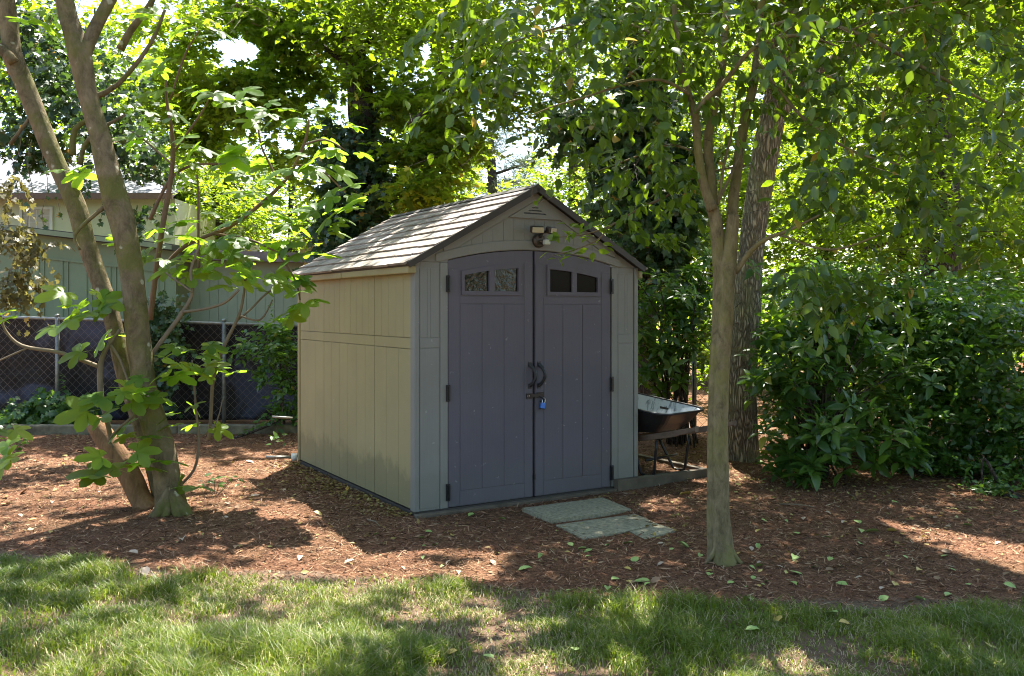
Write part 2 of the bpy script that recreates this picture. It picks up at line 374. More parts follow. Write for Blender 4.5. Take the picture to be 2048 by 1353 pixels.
def smooth_path(pts, rad, sub=4):
    """Catmull-Rom"""
    pts = [np.array(p, float) for p in pts]; out = []; ro = []
    n = len(pts)
    for i in range(n - 1):
        p0, p1, p2, p3 = pts[max(i-1, 0)], pts[i], pts[i+1], pts[min(i+2, n-1)]
        for k in range(sub):
            t = k / sub
            out.append(0.5 * ((2*p1) + (-p0+p2)*t + (2*p0-5*p1+4*p2-p3)*t*t + (-p0+3*p1-3*p2+p3)*t**3))
            ro.append(rad[i] * (1-t) + rad[i+1] * t)
    out.append(pts[-1]); ro.append(rad[-1])
    return out, ro
def limb(mb, tr, d, n=10, sub=4, jit=0.08, dd=0.0, seed=0, dfun=None):
    """tr: (px, py, width px) traced at distance d (drifting by dd along the way)"""
    m = len(tr); pts = []; rad = []
    for i, (a, b, w) in enumerate(tr):
        D = d + dd * i / max(1, m - 1)
        pts.append(P(a, b, D)); rad.append(w / F * D / 2)
    pp, rr = smooth_path(pts, rad, sub)
    mb.tube(pp, rr, n, True, jit, seed)
    return pp, rr

# leaf templates: base at origin, tip along +y, face +z
def T_rh(w=0.32, c=0.08): return (np.array([(0,0,0),(w,.42,c),(0,1,0),(-w,.42,c)], float), np.array([(0,1,2),(0,2,3)]))
def T_ov(w=0.27, droop=0.12, c=0.05):
    v = [(0,0,0),(0,.35,-.0),(0,.7,-droop*.4),(0,1,-droop),(w*.82,.22,c),(w,.48,c),(w*.55,.8,c-droop*.5),(-w*.82,.22,c),(-w,.48,c),(-w*.55,.8,c-droop*.5)]
    f = [(0,4,1),(4,5,1),(1,5,2),(5,6,2),(2,6,3),(0,1,7),(7,1,8),(1,2,8),(8,2,9),(2,3,9)]
    return np.array(v, float), np.array(f)
def T_ivy():
    v = [(0,.12,0),(.22,-.02,.02),(.52,.12,.0),(.36,.36,.05),(.5,.6,-.03),(.2,.62,.04),(0,1.0,-.06),(-.2,.62,.04),(-.5,.6,-.03),(-.36,.36,.05),(-.52,.12,0),(-.22,-.02,.02)]
    f = [(0,1,2),(0,2,3),(0,3,5),(3,4,5),(0,5,6),(0,6,7),(0,7,9),(7,8,9),(0,9,10),(0,10,11)]
    return np.array(v, float), np.array(f)
def T_maple():
    v = [(0,0,0),(.28,.1,0),(.5,.42,.03),(.22,.45,.05),(.3,.85,-.02),(0,.62,.03),(0,1.05,-.05),(-.3,.85,-.02),(-.22,.45,.05),(-.5,.42,.03),(-.28,.1,0)]
    f = [(0,1,3),(1,2,3),(0,3,5),(3,4,5),(0,5,8),(5,6,7),(5,7,8),(0,8,10),(8,9,10)]
    return np.array(v, float), np.array(f)
RH = T_rh(); RHN = T_rh(0.2, 0.05); OV = T_ov(); LAN = T_ov(0.16, 0.25, 0.04); IVY = T_ivy(); MAP = T_maple()

def fast_mesh(name, V, Fc, mat, rnd=None, parent=None):
    me = bpy.data.meshes.new(name)
    nv, nf = len(V), len(Fc); k = Fc.shape[1]
    me.vertices.add(nv); me.vertices.foreach_set('co', V.astype(np.float32).ravel())
    me.loops.add(nf * k); me.loops.foreach_set('vertex_index', Fc.astype(np.int32).ravel())
    me.polygons.add(nf); me.polygons.foreach_set('loop_start', np.arange(0, nf * k, k, dtype=np.int32))
    me.update(calc_edges=True)
    if rnd is not None:
        a = me.attributes.new('rnd', 'FLOAT', 'POINT'); a.data.foreach_set('value', rnd.astype(np.float32))
    me.materials.append(mat)
    o = bpy.data.objects.new(name, me); link(o, parent)
    return o
def nrm(a): return a / (np.linalg.norm(a, axis=-1, keepdims=True) + 1e-9)
def leaves_arrays(pos, dirs, nor, size, tmpl):
    Y = nrm(dirs); X = nrm(np.cross(Y, nor)); Z = np.cross(X, Y)
    tv, tf = tmpl; s = size[:, None, None]
    V = pos[:, None, :] + s * (tv[None, :, 0:1] * X[:, None, :] + tv[None, :, 1:2] * Y[:, None, :] + tv[None, :, 2:3] * Z[:, None, :])
    n, k = len(pos), len(tv)
    Fc = (tf[None] + (np.arange(n) * k)[:, None, None]).reshape(-1, 3)
    return V.reshape(-1, 3), Fc
def leaves(name, pos, dirs, nor, size, tmpl, mat, parent=None, kind=None):
    n = len(pos)
    if n == 0: return None
    V, Fc = leaves_arrays(pos, dirs, nor, size, tmpl)
    # colour drifts in patches, plus each leaf's own
    r = 0.62 * rng.random(n) + 0.38 * np.clip((fbm(pos[:,0]*1.7+9, pos[:,1]*1.7, pos[:,2]*1.7) - 0.5) * 2.4 + 0.5, 0, 1)
    r = np.where(rng.random(n) < 0.012, 0.995, np.minimum(r, 0.93))
    o = fast_mesh(name, V, Fc, mat, np.repeat(r, len(tmpl[0])), parent)
    if kind: o['kind'] = kind
    return o

# openings carved in the canopy along camera sight lines and sun rays -------------------------------------------------
GAPS = [(485, 100, 38, 24), (440, 90, 20, 12), (850, 105, 12, 28), (570, 287, 18, 12)]
def sight_keep(p, extra=()):
    """carve the far crowns open where the photograph's sky shows"""
    px = CX + F * p[:, 0] / p[:, 1]; py = HY - F * (p[:, 2] - EYE) / p[:, 1]
    k = np.ones(len(p), bool)
    for (a, b, rx, ry) in list(GAPS) + list(extra):
        e = ((px - a) / rx) ** 2 + ((py - b) / ry) ** 2
        k &= ~(e < 0.6 + 0.9 * fbm(px / 28.0, py / 28.0))
    return k
def ground_shadow(p):
    return p[:, 0] - SUN.x / SUN.z * p[:, 2], p[:, 1] - SUN.y / SUN.z * p[:, 2]
def gpx(gx, gy):
    gy = np.maximum(gy, 0.5)
    return CX + F * gx / gy, HY + F * EYE / gy
def light_keep(p):
    """openings in the canopy that let the sun on to the clearing: False where a leaf would shade a sunlit patch"""
    gx, gy = ground_shadow(p)
    n = 0.32 * fbm(gx * 3.0 + 20, gy * 3.6 + 4) + 0.68 * fbm(gx * 9 + 2, gy * 11 + 14); n2 = fbm(gx * 0.9 + 3, gy * 0.9 + 31)
    keep = np.ones(len(p), bool)
    inz = (gy > 1.5) & (gy < 9.5)
    # share of sun wanted at each spot of the clearing
    px, py = gpx(gx, gy)
    sunf = np.full(len(p), 0.06)
    L = (px < 640) & (py > 860) & (py < 1160); sunf[L] = 0.70
    L = (px > 420) & (px < 760) & (py > 960) & (py < 1125); sunf[L] = 0.85
    L = (px > 640) & (px < 1020) & (py > 1105) & (py < 1180); sunf[L] = 0.75
    L = (px < 1320) & (py >= 1160) & (py < 1500); sunf[L] = 0.56
    L = (px < 100) & (py >= 1160); sunf[L] = 0.45
    L = (px > 1000) & (px < 1330) & (py > 1150) & (py < 1230); sunf[L] = 0.34
    L = (px > 1380) & (py > 1310); sunf[L] = 0.42
    yl = 1020 + (px - 1700) * 0.25
    L = (px > 1690) & (px < 2300) & (np.abs(py - yl - 15) < 9 + (px - 1690) * 0.06); sunf[L] = 0.85
    L = (px > 1250) & (px < 1420) & (py > 1000) & (py < 1060); sunf[L] = 0.10
    # the roof: front and lower part sunny, dappled up and back
    s, t = shed_local(gx + SUN.x / SUN.z * 2.1, gy + SUN.y / SUN.z * 2.1)
    R = (s > -0.35) & (s < 1.05) & (t > -0.1) & (t < 2.9)
    sunf[R] = np.where((t + s * 0.7)[R] < 1.25, 0.88, 0.42)
    # eave-high band beyond the roof at left stays sunny
    thr = np.clip(0.5 + (sunf - 0.5) * 0.5 + (n2 - 0.5) * 0.14, 0, 1)
    thr = np.where(sunf < 0.12, 0.13, thr)
    keep[inz] = (n > thr)[inz]
    return keep

def clumps(blobs, sub=0.3, persub=9):
    """points gathered in small clumps inside ellipsoids (cx,cy,cz,rx,ry,rz,n)"""
    out = []
    for (cx_, cy_, cz_, rx, ry, rz_, n) in blobs:
        m = max(1, n // persub)
        d = nrm(rng.normal(size=(m, 3))); r = rng.random(m) ** 0.45
        c = d * r[:, None] * np.array([rx, ry, rz_])
        q = np.repeat(c, persub, 0)[:n] if m * persub >= n else np.concatenate([np.repeat(c, persub, 0)])
        q = q + rng.normal(size=q.shape) * np.array([rx, ry, rz_]) * sub * 0.55
        out.append(q + np.array([cx_, cy_, cz_]))
    return np.concatenate(out)
def sprays(c, k=8, L=0.35, ls=(0.05, 0.09), droop=0.25, flat=0.6, tilt=0.45):
    """leafy twigs: alternate leaves on short shoots; returns pos, dir, normal, size and the twig ends"""
    n = len(c)
    d = rng.normal(size=(n, 3)); d[:, 2] = d[:, 2] * (1 - flat) - droop * 0.5; d = nrm(d)
    up = np.tile([0.0, 0, 1.0], (n, 1)) + rng.normal(size=(n, 3)) * 0.25
    side = nrm(np.cross(d, up))
    t = (np.arange(k) + 0.3) / k
    Ln = L * (0.6 + 0.8 * rng.random(n))
    pos = c[:, None, :] + d[:, None, :] * (t[None, :, None] * Ln[:, None, None]) - np.array([0, 0, 1.0]) * (t[None, :, None] ** 2 * Ln[:, None, None] * droop * 0.5)
    sg = np.where(np.arange(k) % 2 == 0, 1.0, -1.0)
    dr = d[:, None, :] * 0.65 + side[:, None, :] * sg[None, :, None] * 0.8 + rng.normal(size=(n, k, 3)) * 0.28
    dr[:, :, 2] -= droop
    nm = np.array([0, 0, 1.0]) + rng.normal(size=(n, k, 3)) * tilt
    sz = ls[0] + (ls[1] - ls[0]) * rng.random((n, k))
    end = c + d * Ln[:, None] - np.array([0, 0, 1.0]) * (Ln * droop * 0.5)[:, None]
    return pos.reshape(-1, 3), nrm(dr.reshape(-1, 3)), nrm(nm.reshape(-1, 3)), sz.ravel(), end
def twigs(name, a, b, r, mat, parent):
    """thin three-sided shoots from a to b"""
    n = len(a); t = nrm(b - a); x = nrm(np.cross(t, np.tile([0.2, 0.3, 0.9], (n, 1)))); y = np.cross(t, x)
    an = [0, 2.094, 4.189]; ring = [math.cos(q) * x + math.sin(q) * y for q in an]
    V = np.stack([a + r * ring[0], a + r * ring[1], a + r * ring[2], b + r*0.4 * ring[0], b + r*0.4 * ring[1], b + r*0.4 * ring[2]], 1).reshape(-1, 3)
    f = np.array([(0,1,4,3),(1,2,5,4),(2,0,3,5)]); Fc = (f[None] + (np.arange(n) * 6)[:, None, None]).reshape(-1, 4)
    o = fast_mesh(name, V, Fc, mat, None, parent); o['kind'] = 'stuff'
    return o

exec_order = []
# ================================================================== GROUND
def lawn_edge(x):
    """distance from the camera line at which lawn gives way to mulch"""
    xs = np.array([-8, -3.1, -2.5, -1.9, -1.5, -1.05, -0.6, -0.2, 0.25, 0.6, 0.9, 1.3, 1.8, 2.6, 8])
    ys = np.array([5.7, 5.42, 5.25, 5.0, 5.08, 5.0, 4.88, 4.8, 4.68, 4.52, 4.48, 4.55, 4.6, 4.55, 4.5])
    return np.interp(x, xs, ys)
def axis(lo, hi, dense0, dense1, step):
    a = list(np.arange(dense0, dense1 + 1e-6, step)); s = step; x = dense1
    while x < hi: s *= 1.35; x += s; a.append(x)
    s = step; x = dense0
    while x > lo: s *= 1.35; x -= s; a.insert(0, x)
    return np.array(a)
gxs = axis(-150, 150, -5.5, 5.5, 0.075); gys = axis(-60, 260, 2.4, 11.5, 0.075)
GX, GY = np.meshgrid(gxs, gys)
GZ = gz(GX, GY)
V = np.stack([GX, GY, GZ], -1).reshape(-1, 3); nx, ny = len(gxs), len(gys)
ii = np.arange(nx - 1)[None, :] + np.arange(ny - 1)[:, None] * nx
Fc = np.stack([ii, ii + 1, ii + 1 + nx, ii + nx], -1).reshape(-1, 4)
g = fast_mesh('ground', V, Fc, M['ground']); g['kind'] = 'structure'
a = g.data.attributes.new('lawn', 'FLOAT', 'POINT')
a.data.foreach_set('value', np.clip(0.5 + (lawn_edge(V[:, 0]) + 0.05 - V[:, 1]) * 3.5, -0.4, 1.4).astype(np.float32))
g.data.polygons.foreach_set('use_smooth', [True] * len(g.data.polygons))

# ================================================================== SHED
shed = empty('garden_shed', (SA[0], SA[1], 0.0), SROT)
tag(shed, 'taupe resin garden shed with grey arched double doors and a shingled gable roof', 'shed')
EZ, PK, OC = 1.845, 2.425, 1.03          # eave, peak, gable centre
DC, DH = 1.025, 0.757                      # doors centre and half width
def roofz(x): return EZ + (PK - EZ) * (1 - abs(x - OC) / OC)
def archz(x): return 1.953 - 0.095 * ((x - DC) / DH) ** 2
lin = lambda a, b, n: [a + (b - a) * i / (n - 1) for i in range(n)]
# inner shell (other walls)
MB().box(0.02, 0.045, 0.04, SD, 0.02, EZ - 0.02).build('side_wall', M['shed_warm_bounce'], shed)
MB().box(SW - 0.045, SW - 0.01, 0.04, SD, 0.02, EZ - 0.02).build('side_wall', M['shed_warm_bounce'], shed)
MB().strip(lin(0.05, SW - 0.05, 21), lambda x: 0.02, lambda x: roofz(x) - 0.03, SD - 0.03, SD).build('back_wall', M['shed_warm_bounce'], shed)
MB().box(0.05, SW - 0.05, 0.06, SD - 0.05, 0.02, 0.06).build('floor', M['dark_trim'], shed)
MB().box(-0.004, SW + 0.004, -0.006, SD, -0.02, 0.019).build('base_sill', M['dark_trim'], shed)
# left wall boards
def boards(name, ranges, z0, z1, face):
    for (a, b) in ranges: face(a, b, z0, z1).build(name, M['shed_warm_bounce'], shed, bevel=0.0016)
seams = [0.062, 0.75, 1.93, 2.60]
fl = lambda a, b, z0, z1: MB().box(0.0, 0.02, a, b, z0, z1)
fr_ = lambda a, b, z0, z1: MB().box(SW - 0.01, SW + 0.008, a, b, z0, z1)
for face in (fl, fr_):
    for k in range(3):
        s0, s1 = seams[k] + 0.003, seams[k + 1] - 0.003
        nu = max(3, round((s1 - s0) / 0.125)); nl = max(3, round((s1 - s0) / 0.2))
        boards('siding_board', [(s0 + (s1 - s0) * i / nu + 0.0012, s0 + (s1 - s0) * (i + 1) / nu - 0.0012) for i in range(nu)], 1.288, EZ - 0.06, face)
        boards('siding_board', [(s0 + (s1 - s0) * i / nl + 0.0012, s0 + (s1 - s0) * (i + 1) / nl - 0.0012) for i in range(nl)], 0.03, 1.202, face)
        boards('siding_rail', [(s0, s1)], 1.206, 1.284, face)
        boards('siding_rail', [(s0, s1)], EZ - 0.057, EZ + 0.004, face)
# corner posts
for x0, x1 in ((-0.012, 0.030), (SW - 0.028, SW + 0.012)):
    MB().box(x0, x1, -0.014, 0.058, 0.021, EZ + 0.0).build('corner_post', M['shed_front'], shed, bevel=0.006)
MB().box(-0.010, 0.04, SD - 0.047, SD + 0.01, 0.021, EZ).build('corner_post', M['shed_warm_bounce'], shed, bevel=0.006)
# front flank panels
for mir in (False, True):
    X = (lambda a, b: (a, b)) if not mir else (lambda a, b: (SW - b, SW - a))
    MB().box(*X(0.032, 0.20), 0.0, 0.03, 0.021, EZ - 0.002).build('front_panel', M['shed_front'], shed)
    MB().box(*X(0.2015, 0.264), -0.008, 0.03, 0.021, EZ - 0.002).build('door_jamb', M['shed_front'], shed, bevel=0.003)
    for (a, b) in ((0.036, 0.0995), (0.101, 0.1225), (0.124, 0.196)):
        MB().box(*X(a, b), -0.003, -0.0002, 1.288, 1.798).build('front_board', M['shed_front'], shed, bevel=0.0015)
    MB().box(*X(0.034, 0.198), -0.006, -0.0002, 1.214, 1.284).build('front_rail', M['shed_front'], shed, bevel=0.0015)
    MB().box(*X(0.036, 0.196), -0.005, -0.0002, 0.04, 1.209).build('front_board', M['shed_front'], shed, bevel=0.0015)
# gable
lo = lambda x: archz(x) + 0.006 if abs(x - DC) < DH else EZ
xs = sorted(set(lin(0.0, SW, 43) + [DC - DH - 1e-4, DC - DH + 1e-4, DC + DH - 1e-4, DC + DH + 1e-4, OC]))
MB().strip(xs, lo, lambda x: roofz(x) - 0.004 + 1e-4, 0.0, 0.032).build('gable_panel', M['shed_front'], shed)
ax = lin(0.165, SW - 0.165, 41)
arch_top = lambda x: min(2.035 - 0.13 * ((x - DC) / 0.86) ** 2, roofz(x) - 0.018)
arch_lo = lambda x: max(archz(x) + 0.01, EZ + 0.004)
MB().strip(ax, arch_lo, arch_top, -0.010, -0.0003).build('arch_trim', M['shed_front'], shed, bevel=0.003)
# sloping frame and the vertical boards inside it
inn = lambda x: roofz(x) - 0.083
for s_ in (-1, 1):
    xr = [OC + s_ * q for q in lin(0.0, 0.80, 20)]
    if s_ < 0: xr = xr[::-1]
    MB().strip(xr, lambda x: max(inn(x) + 0.004, min(arch_top(x) + 0.006, roofz(x) - 0.013)), lambda x: roofz(x) - 0.006, -0.011, -0.0003).build('rake_frame', M['shed_front'], shed)
VB = 2.208
nb = 14; x0, x1 = OC - 0.66, OC + 0.66
for i in range(nb):
    a_, b_ = x0 + (x1 - x0) * i / nb + 0.0015, x0 + (x1 - x0) * (i + 1) / nb - 0.0015
    top = lambda x: min(inn(x) - 0.002, VB - 0.012)
    if top(a_) - arch_top(a_) < 0.012 and top(b_) - arch_top(b_) < 0.012: continue
    MB().strip(lin(a_, b_, 3), lambda x: min(arch_top(x) + 0.006, top(x) - 0.001), top, -0.003, -0.0004).build('gable_board', M['shed_front'], shed)
# louvred vent
vent = MB(); vt = lambda z: max(0.003, (2.343 - z) / ((PK - EZ) / OC))     # half width at height z
rows = [(VB, 2.242, None), (2.242, 2.252, 1), (2.252, 2.266, None), (2.266, 2.275, 1), (2.275, 2.289, None), (2.289, 2.297, 1), (2.297, 2.341, None)]
def quadslab(mb, a0, a1, z0, b0, b1, z1, y0, y1):
    mb.add([(a0,y0,z0),(a1,y0,z0),(b1,y0,z1),(b0,y0,z1),(a0,y1,z0),(a1,y1,z0),(b1,y1,z1),(b0,y1,z1)],
           [(0,1,2,3),(5,4,7,6),(0,4,5,1),(1,5,6,2),(2,6,7,3),(3,7,4,0)])
for (z0, z1, gap) in rows:
    h0, h1 = vt(z0), vt(z1)
    if not gap: quadslab(vent, OC - h0, OC + h0, z0, OC - h1, OC + h1, z1, -0.017, -0.0005)
    else:
        i0 = i1 = max(0.03, h0 - 0.075)
        quadslab(vent, OC - h0, OC - i0, z0, OC - h1, OC - i1, z1, -0.017, -0.0005)
        quadslab(vent, OC + i0, OC + h0, z0, OC + i1, OC + h1, z1, -0.017, -0.0005)
vo = vent.build('gable_vent', M['shed_front'], shed)
MB().box(OC - 0.10, OC + 0.10, -0.0045, -0.0012, 2.238, 2.300).build('vent_dark_backing', M['black_plastic'], vo)  # black sheet standing in for the darkness behind the slots
# roof
roofp = []
ang = math.atan2(PK - EZ, OC)
for sgn in (-1, 1):
    sl = (OC + (0.085 if sgn < 0 else 0.058)) / math.cos(ang)
    piv = np.array([OC, 0, PK + 0.028]); dx = np.array([sgn * math.cos(ang), 0, -math.sin(ang)]); up = np.array([sgn * math.sin(ang), 0, math.cos(ang)])
    q = lambda a, y, h: tuple(piv + dx * a + up * h + np.array([0, y, 0]))
    m = MB(); ys = (-0.052, SD + 0.06)
    m.add([q(0, ys[0], -0.022), q(sl, ys[0], -0.022), q(sl, ys[1], -0.022), q(0, ys[1], -0.022), q(0, ys[0], 0), q(sl, ys[0], 0), q(sl, ys[1], 0), q(0, ys[1], 0)],
          [(0,3,2,1),(4,5,6,7),(0,1,5,4),(1,2,6,5),(2,3,7,6),(3,0,4,7)])
    roof = m.build('roof', M['dark_trim'], shed)
    m = MB()
    m.add([q(-0.0, ys[0]-0.012, -0.034), q(sl, ys[0]-0.012, -0.034), q(sl, ys[0]-0.001, -0.034), q(-0.0, ys[0]-0.001, -0.034), q(0, ys[0]-0.012, 0.016), q(sl, ys[0]-0.012, 0.010), q(sl, ys[0]-0.001, 0.010), q(0, ys[0]-0.001, 0.016)],
          [(0,3,2,1),(4,5,6,7),(0,1,5,4),(1,2,6,5),(2,3,7,6),(3,0,4,7)])
    m.build('rake_trim', M['dark_trim'], roof)
    nc = 9; ex = sl / nc
    shared = None
    for c in range(nc):
        off = -0.15 if c % 2 else 0.0; y = ys[0] + off
        k = 0
        while y < ys[1] - 0.02:
            w = 0.285 + 0.03 * random.random(); a0, a1 = max(y, ys[0]), min(y + w, ys[1]); y += w
            if a1 - a0 < 0.03: continue
            j = random.choice((0.0, 0.0, 0.008, 0.014)); s0 = max(c * ex - 0.015, 0.0); s1 = (c + 1) * ex + j + (0.010 if c == nc - 1 else 0)
            th = 0.017 + 0.003 * random.random(); a0 += 0.0015; a1 -= 0.0015
            mm = MB(); mm.add([q(s0, a0, 0.001), q(s1, a0, 0.0015), q(s1, a1, 0.0015), q(s0, a1, 0.001), q(s0, a0, 0.0045), q(s1, a0, th), q(s1, a1, th), q(s0, a1, 0.0045)],
                   [(0,3,2,1),(4,5,6,7),(0,1,5,4),(1,2,6,5),(2,3,7,6),(3,0,4,7)] if sgn > 0 else [(0,1,2,3),(4,7,6,5),(0,4,5,1),(1,5,6,2),(2,6,7,3),(3,7,4,0)])
            mm.build('shingle', M['roof_tile'], roof)
    if sgn < 0:
        ez = PK + 0.028 - math.sin(ang) * sl
        for (a_, b_) in ((ys[0] + 0.02, 1.30), (1.306, ys[1] - 0.01)):
            MB().box(OC - sl * math.cos(ang) + 0.012, 0.0 - 0.012 + 0.01, a_, b_, ez - 0.068, ez - 0.012).build('eave_trim', M['shed_warm_bounce'], roof, bevel=0.008)
    else:
        MB().box(SW + 0.014, OC + sl * math.cos(ang) - 0.012, ys[0] + 0.02, ys[1] - 0.01, ez - 0.068, ez - 0.012).build('eave_trim', M['shed_warm_bounce'], roof, bevel=0.008)
MB().add([(OC-0.05, ys[0]-0.014, PK+0.020),(OC, ys[0]-0.014, PK+0.052),(OC+0.05, ys[0]-0.014, PK+0.020),(OC-0.05, ys[1], PK+0.020),(OC, ys[1], PK+0.052),(OC+0.05, ys[1], PK+0.020)],
         [(0,3,4,1),(1,4,5,2),(0,1,2),(3,5,4),(0,2,5,3)]).build('ridge_cap', M['dark_trim'], shed)
# doors
def make_door(mir):
    X = (lambda a: a) if not mir else (lambda a: 2 * DC - a)
    def bx(mb, a, b, y0, y1, z0, z1): a, b = sorted((X(a), X(b))); mb.box(a, b, y0, y1, z0, z1)
    def st(mb, a, b, l, h, y0, y1, n=10):
        a, b = sorted((X(a), X(b))); mb.strip(lin(a, b, n), l, h, y0, y1)
    d = MB(); y0, y1 = -0.004, 0.026
    E0, E1 = DC - DH, DC - 0.011
    wt = lambda x: archz(x) - 0.135                               # top of the lights
    W = ((0.404, 0.616), (0.661, 0.877)); wb = 1.634
    bx(d, E0, E1, y0, y1, 0.024, wb)
    for (a, b) in ((E0, W[0][0]), (W[0][1], W[1][0]), (W[1][1], E1)): st(d, a, b, lambda x: wb, wt, y0, y1)
    st(d, E0, E1, wt, lambda x: archz(x), y0, y1, 24)
    door = d.build('door', M['shed_door'], shed)
    # fields and rails
    B = (0.366, 0.555, 0.750, 0.932)
    for i in range(3):
        m = MB(); bx(m, B[i] + 0.0022, B[i+1] - 0.0022, -0.0085, -0.0043, 0.140, 1.533); m.build('door_board', M['shed_door'], door, bevel=0.0018)
    for (a, b, z0, z1) in ((E0 + 0.004, B[0] - 0.0025, 0.03, 1.80), (B[3] + 0.0025, E1 - 0.003, 0.03, 1.86)):
        m = MB(); bx(m, a, b, -0.008, -0.0043, z0, z1); m.build('door_stile', M['shed_door'], door, bevel=0.0015)
    for (z0, z1) in ((0.03, 0.135), (1.538, 1.592)):
        m = MB(); bx(m, B[0], B[3], -0.008, -0.0043, z0, z1); m.build('door_rail', M['shed_door'], door, bevel=0.0015)
    # window frame: sill, head, side bars, mullion
    m = MB(); fo, fi = -0.016, -0.0045
    bx(m, 0.378, 0.903, fo, fi, 1.605, wb)
    st(m, 0.378, 0.903, wt, lambda x: wt(x) + 0.034, fo, fi, 14)
    for (a, b) in ((0.378, 0.404), (0.616, 0.661), (0.877, 0.903)): st(m, a, b, lambda x: wb + 1e-4, lambda x: wt(x) - 1e-4, fo, fi, 4)
    wf = m.build('window_frame', M['shed_door'], door)
    for (a, b) in W:
        m = MB(); st(m, a + 0.001, b - 0.001, lambda x: wb + 0.001, lambda x: wt(x) - 0.001, 0.004, 0.008, 8); m.build('pane', M['glass' if mir else 'glass_wavy'], door)
    # hinges
    for zc in (0.14, 0.875, 1.685):
        m = MB(); bx(m, E0 - 0.022, E0 + 0.010, -0.024, -0.009, zc - 0.062, zc + 0.062); bx(m, E0 - 0.010, E0 + 0.004, -0.034, -0.0245, zc - 0.05, zc + 0.05)
        m.build('hinge', M['black_metal'], door, bevel=0.003)
    # handle: a bowed pull
    hx = 0.985 if not mir else 0.98
    pts = []; n = 11
    for i in range(n):
        t = i / (n - 1); sgn = 1 if not mir else 1
        bow = math.sin(math.pi * t)
        pts.append((X(hx - 0.0) + (0.020 * bow if True else 0), -0.012 - 0.055 * bow ** 0.8, 0.895 + 0.165 * t))
    m = MB(); m.tube(pts, [0.013 if 0 < i < n - 1 else 0.016 for i in range(n)], 8)
    m.box(X(hx) - 0.014, X(hx) + 0.014, -0.014, -0.0085, 0.872, 0.912); m.box(X(hx) - 0.014, X(hx) + 0.014, -0.014, -0.0085, 1.045, 1.085)
    m.build('handle', M['black_plastic'], door, smooth=False)
    return door
dl = make_door(False); dr_ = make_door(True)
# hasp across the doors
m = MB(); m.box(0.952, 1.012, -0.016, -0.0092, 0.796, 0.838); m.box(0.99, 1.105, -0.020, -0.0165, 0.806, 0.829); m.box(1.048, 1.112, -0.016, -0.0092, 0.800, 0.843)
hz = m.build('hasp', M['black_metal'], dl)
m = MB(); m.tube([(1.075, -0.03, 0.808), (1.09, -0.042, 0.79), (1.10, -0.036, 0.77), (1.088, -0.024, 0.765), (1.075, -0.02, 0.775)], 0.008, 6); m.build('staple', M['black_metal'], dr_)
MB().box(1.016, 1.03, -0.02, -0.009, 0.16, 0.20).build('foot_bolt', M['black_metal'], dl)
# a scatter of small bolts
for (x, z) in ((0.962, 0.818), (0.976, 0.818), (1.0, 0.818)):
    MB().tube([(x, -0.016, z), (x, -0.0185, z)], 0.0035, 6).build('screw', M['steel'], hz)
# padlock: thing of its own
def shed_pt(x, y, z): return np.array([SA[0] + SU[0]*x + SV[0]*y, SA[1] + SU[1]*x + SV[1]*y, z])
pl = empty('padlock', shed_pt(1.085, -0.034, 0.715), SROT); tag(pl, 'small blue padlock hanging from the black door hasp', 'padlock')
MB().box(-0.020, 0.020, -0.011, 0.011, 0.0, 0.046).build('lock_body', M['blue'], pl, bevel=0.006)
m = MB(); m.tube([(-0.012, 0, 0.044), (-0.012, 0, 0.072), (-0.006, 0, 0.083), (0.006, 0, 0.083), (0.012, 0, 0.072), (0.012, 0, 0.044)], 0.0035, 6); m.build('shackle', M['steel'], pl)
MB().box(-0.019, 0.019, -0.010, 0.010, -0.007, -0.0004).build('bumper', M['black_plastic'], pl)
for ch in pl.children: pass
pl.rotation_euler = (0, math.radians(14), SROT)
# floodlight on the gable
fl_ = empty('security_light', shed_pt(1.06, -0.012, 2.00), SROT); tag(fl_, 'twin head security light with cream lenses mounted on the shed gable', 'light fixture')
m = MB(); m.tube([(0, 0.0, 0.035), (0, -0.022, 0.035), (0, -0.03, 0.035)], [0.055, 0.055, 0.045], 18); m.build('mounting_plate', M['bronze'], fl_)
m = MB(); m.tube([(0.0, -0.03, 0.06), (0.005, -0.055, 0.10)], 0.012, 8); m.tube([(-0.005, -0.05, 0.095), (0.04, -0.055, 0.105)], 0.011, 8); m.build('swivel_arm', M['black_plastic'], fl_)
def lamp_head(cx_, rz, w):
    w *= 0.85; h = MB(); h.box(-w, w, -0.022, 0.028, -0.028, 0.028)
    o = h.build('lamp_head', M['bronze'], fl_, bevel=0.012); o.location = (cx_, -0.075, 0.115); o.rotation_euler = (math.radians(12), 0, rz)
    l = MB().box(-w + 0.008, w - 0.008, -0.028, -0.0222, -0.021, 0.021).build('lens', M['lens_cream'], o, bevel=0.003)
lamp_head(-0.056, math.radians(-16), 0.064); lamp_head(0.074, math.radians(24), 0.055)
m = MB(); m.tube([(0.0, -0.03, 0.03), (0.025, -0.058, 0.022)], 0.012, 8); m.build('sensor_stem', M['bronze'], fl_)
MB().box(0.008, 0.062, -0.088, -0.050, 0.0, 0.042).build('motion_sensor', M['sensor_white'], fl_, bevel=0.008)

